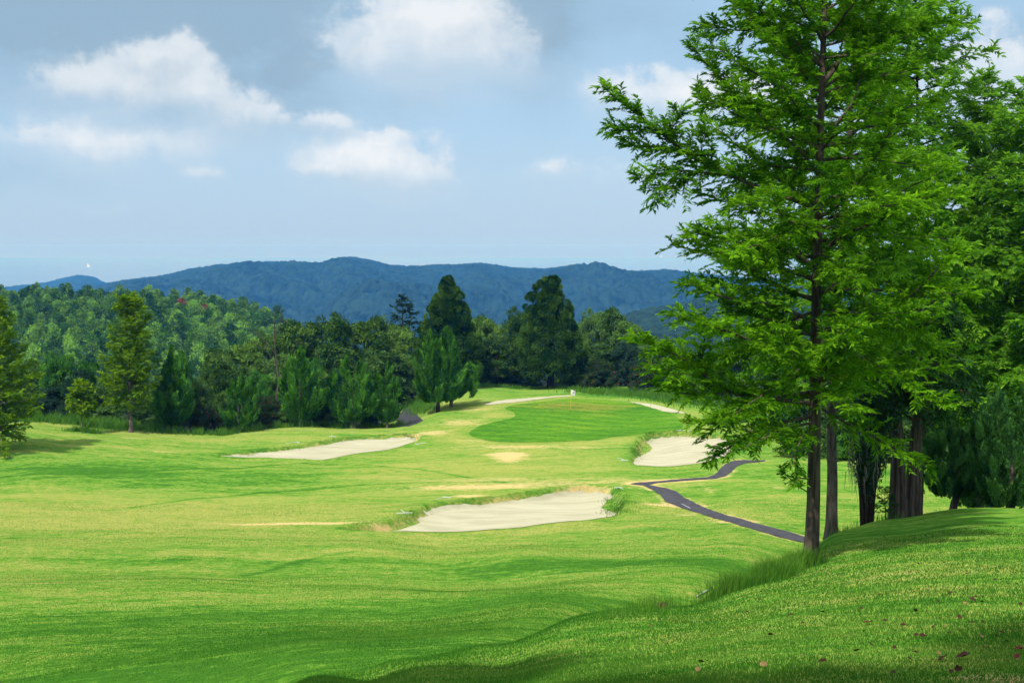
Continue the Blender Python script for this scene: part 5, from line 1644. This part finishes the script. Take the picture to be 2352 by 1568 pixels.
band('long_grass', hd([(520, 1043), (600, 1035), (680, 1027), (750, 1015), (800, 1006), (870, 1003), (940, 998), (962, 1004)]), .45, 3500, .12, .025, 'rank grass on the far lip of the left bunker', 13)
band('long_grass', hd(z4([(60, 1030), (100, 985), (110, 940), (160, 905), (250, 895), (400, 899)])), .5, 3500, .13, .025, 'rank grass on the left lip of the right bunker', 14)

# ------------------------------------------------------------------ fallen leaves
def leaf_mesh(seed, mat):
    rg = np.random.default_rng(seed)
    nx, ny = 7, 5
    u, v = np.meshgrid(np.linspace(0, 1, nx), np.linspace(-1, 1, ny), indexing='ij')
    wd = np.sin(u * PI) ** .7 * .36 + .01
    lob = 1 + .22 * np.sin(u * 14 + rg.uniform(0, 6)) * np.abs(v)
    x, y = u - .5, v * wd * lob
    z = rg.uniform(.3, .7) * y ** 2 * 2 + rg.uniform(.15, .35) * (u - .4) ** 2 + .03 * np.sin(u * 9 + v * 4) + .02
    i = np.arange(nx - 1)[:, None] * ny + np.arange(ny - 1)[None, :]
    mb = MB()
    mb.add(np.stack([x, y, z], -1).reshape(-1, 3), np.stack([i, i + ny, i + ny + 1, i + 1], -1).reshape(-1, 4), 0, .5, True)
    tube(mb, [[.45, 0, .05], [.62, .02, .09], [.78, .05, .08]], [.014, .011, .009], 4)
    return mb.mesh('fallen_leaf', [M[mat]])


LM = {k: [leaf_mesh(200 + 10 * j + i, k) for i in range(3)] for j, k in enumerate(('dead_leaf', 'tan_leaf', 'red_leaf'))}
LV = [(2105, 755), (2010, 800), (1890, 950), (2180, 970), (2220, 970), (2015, 935), (2075, 948), (1915, 1048), (2100, 1070), (2105, 1105), (2070, 1075), (2310, 995), (2330, 1115), (1395, 1140), (1165, 1162), (1715, 1155), (1970, 1195), (2195, 1175), (2230, 1150), (2315, 1188), (1535, 1215), (1820, 1250), (2045, 1225), (2110, 1225), (1415, 1275), (860, 1297), (1715, 1300), (1755, 1305), (1910, 1290), (2185, 1305), (2215, 1285), (1370, 1395), (1590, 1375), (1715, 1405), (455, 1460), (490, 1455), (1165, 1458), (1965, 1505), (1920, 1520), (1585, 1525), (1680, 1445), (395, 1090), (395, 1128), (725, 1160), (795, 1085), (1285, 852), (300, 1215), (1050, 1228), (1685, 925), (1730, 875), (1530, 715), (1765, 703), (1940, 700), (1455, 1360), (2250, 1340), (1640, 1240), (2290, 1050), (1850, 1100), (1500, 1060), (980, 1180)]
LT = [(2340, 785), (1785, 1025), (1895, 1245), (2100, 1310), (1850, 1408), (2130, 1375), (1045, 1420), (820, 1475), (505, 1080), (1200, 930), (160, 1245), (2005, 1110), (2120, 897), (435, 1505), (1300, 1330), (1010, 1010)]
lrg = np.random.default_rng(3)


def z5(a, b_): return (1433.3 + a * .39079, 955.5 + b_ * .39079)


def drop(a, b_, mat, size, label, group):
    X, Y = z5(a, b_)
    h = hit(X, Y)
    o = link('fallen_leaf', LM[mat][lrg.integers(3)])
    o.location = (h[0], h[1], h[2] + .035)
    o.rotation_euler = (lrg.normal(-.2, .3), lrg.normal(0, .3), lrg.uniform(0, 6.28))
    o.scale = (size, size, size)
    tag(o, label, 'leaf', group)


for a, b_ in LV: drop(a, b_, 'dead_leaf', lrg.uniform(.045, .085), 'small dark brown dry leaf lying on the near grass slope', 'dark dry leaves on the near slope')
for a, b_ in LT: drop(a, b_, 'tan_leaf', lrg.uniform(.045, .08), 'small tan dry leaf lying on the near grass slope', 'tan dry leaves on the near slope')
drop(2045, 1090, 'dead_leaf', .12, 'larger curled brown leaf in the middle of the scattered leaves on the right slope', None)
drop(1875, 1440, 'dead_leaf', .11, 'big dark curled leaf, left of two big ones near the bottom right', None)
drop(1995, 1428, 'dead_leaf', .14, 'biggest dark curled leaf, right of two big ones near the bottom right', None)
drop(1435, 1225, 'red_leaf', .14, 'reddish-brown leaf alone in the middle of the near slope', None)
drop(2325, 1385, 'red_leaf', .10, 'bright red leaf at the right edge above the bare patch', None)
drop(2310, 1432, 'red_leaf', .08, 'small red leaf on the bare patch at the bottom right corner', None)
drop(845, 962, 'dead_leaf', .30, 'broad brown leaf in front of the tall grass', None)
drop(620, 1028, 'tan_leaf', .26, 'pale tan leaf below the tall grass, near the white stick', None)
drop(225, 1125, 'dead_leaf', .24, 'brown leaf at the lower end of the near bank edge', None)
# a pale stick on the edge of the bank
mb = MB()
p0, p1 = hit(*z5(420, 1062)), hit(*z5(512, 1018))
tube(mb, [p0 + [0, 0, .02], (p0 + p1) / 2 + [0, 0, .05], p1 + [0, 0, .04]], [.015, .022, .026], 7)
o = mb.build('stick', M['white_paint'])
tag(o, 'whitish stick lying on the near bank beside the tall grass', 'stick')

# ------------------------------------------------------------------ rakes, flag, ships
def rake(head, tail, label, w_=.55):
    """A bunker rake lying flat: head at one end of the handle."""
    a, b_ = hit(*head), hit(*tail)
    root = tag(empty('bunker_rake', a), label, 'rake', 'white rakes lying round the bunkers')
    v = b_ - a
    L = max(np.linalg.norm(v[:2]), .9)
    v = v / np.linalg.norm(v) * min(L, 1.7)
    e = np.array([a[0] + v[0], a[1] + v[1], 0]); e[2] = ground_z(e[0], e[1])[0]
    e = e - a
    s = unit(np.array([-v[1], v[0], 0]))
    m1, m2 = MB(), MB()
    tube(m1, [[0, 0, .09], e * .5 + [0, 0, .10], e + [0, 0, .06]], [.013, .013, .013], 7)
    tube(m2, [s * -w_ / 2 + [0, 0, .09], [0, 0, .09], s * w_ / 2 + [0, 0, .09]], [.016, .018, .016], 6)
    for k in np.linspace(-.46, .46, 9):
        tube(m2, [s * w_ * k + [0, 0, .09], s * w_ * k + [0, 0, .0]], [.012, .007], 4)
    m1.build('handle', M['white_paint'], root)
    m2.build('rake_head', M['white_paint'], root)


rake((685, 1016.5), (657, 1019), 'white rake lying level above the far lip of the left bunker')
rake((763, 1003), (760, 994), 'white rake lying end-on upslope of the left bunker')
rake((957, 1020.5), (976, 1018), 'white rake at the right end of the left bunker')
rake((1026, 1143.5), (998, 1148), 'white rake above the far left lip of the front bunker')
rake((929, 1180), (921, 1172), 'white rake in the rank grass at the left end of the front bunker', .9)
rake((1434, 1058), (1407, 1048), 'white rake left of the right greenside bunker')
rake((1560, 989), (1584, 990), 'white rake on the far lip of the right greenside bunker')
rake((1420, 1121), (1430, 1124), 'white rake at the far right corner of the front bunker')


def flag():
    b = hit(1311, 938)
    H = wz(1311, 893, b[1])[2] - b[2]
    root = tag(empty('flagstick', b), 'yellow flagstick with a drooping white flag marked in red, on the putting green', 'flag')
    m1 = MB()
    tube(m1, [[0, 0, -.05], [0, 0, H * .5], [0, 0, H]], [.018, .017, .014], 8)
    m1.build('pole', M['pole'], root)
    nx, ny = 11, 9
    u, v = np.meshgrid(np.linspace(0, 1, nx), np.linspace(0, 1, ny), indexing='ij')
    x = .02 + u * (.44 - .09 * v)
    z = H - .02 - v * .46 - u * (.18 - .0 * v) + .18 * u * v * 0
    y = .05 * np.sin(u * 7 + v * 2) * u
    i = np.arange(nx - 1)[:, None] * ny + np.arange(ny - 1)[None, :]
    F = np.stack([i, i + 1, i + ny + 1, i + ny], -1).reshape(-1, 4)
    m2 = MB()
    V = np.stack([x, y, z], -1).reshape(-1, 3)
    m2.add(V, F, 0, .5, True)
    m2.add(V + [0, .008, 0], F[:, ::-1], 0, .5, True)
    fo = m2.build('flag_cloth', M['white_cloth'], root)
    m3 = MB()

    def at(a, c): return np.array([.02 + a * (.44 - .09 * c), .05 * math.sin(a * 7 + c * 2) * a - .012, H - .02 - c * .46 - a * .18])
    for st in ([(.28, .3), (.5, .22), (.66, .3), (.62, .45), (.45, .55)], [(.45, .55), (.42, .72), (.3, .78)]):
        tube(m3, [at(*q) for q in st], [.026] * len(st), 5)
    m3.build('red_mark', M['red_cloth'], fo)


flag()


def ship(X, Y, L, label):
    h = 168.0
    d = h * FPX / ((Y * K - 246))
    x, y, z = world(X, Y, d)
    root = tag(empty('ship', (x, y, -168 + ZC)), label, 'ship', 'far ships on the hazy sea')
    m1, m2 = MB(), MB()
    a = L / 2
    hull = [(-a, -6, 0), (a * .8, -6, 0), (a, 0, 0), (a * .8, 6, 0), (-a, 6, 0), (-a, -7, 9), (a * .85, -7, 9), (a * 1.08, 0, 11), (a * .85, 7, 9), (-a, 7, 9)]
    m1.add(hull, [(0, 1, 6, 5), (1, 2, 7, 6), (2, 3, 8, 7), (3, 4, 9, 8), (4, 0, 5, 9)])
    m1.add(hull[5:], [(0, 1, 2, 3, 4)])
    for x0, x1, z0, z1 in ((-.9 * a, .4 * a, 9.01, 16), (-.8 * a, .1 * a, 16.01, 22), (-.6 * a, -.45 * a, 22.01, 30)):
        q = [(X_, Y_, Z_) for Z_ in (z0, z1) for X_, Y_ in ((x0, -5), (x1, -5), (x1, 5), (x0, 5))]
        m2.add(q, [(0, 1, 5, 4), (1, 2, 6, 5), (2, 3, 7, 6), (3, 0, 4, 7), (4, 5, 6, 7)])
    m1.build('hull', M['white_paint'], root)
    m2.build('superstructure', M['white_paint'], root)


ship(204, 612, 30, 'white ship far out on the sea above the small hill at the left')
ship(1519, 590, 45, 'white ship far out on the hazy sea, left of the near tree')
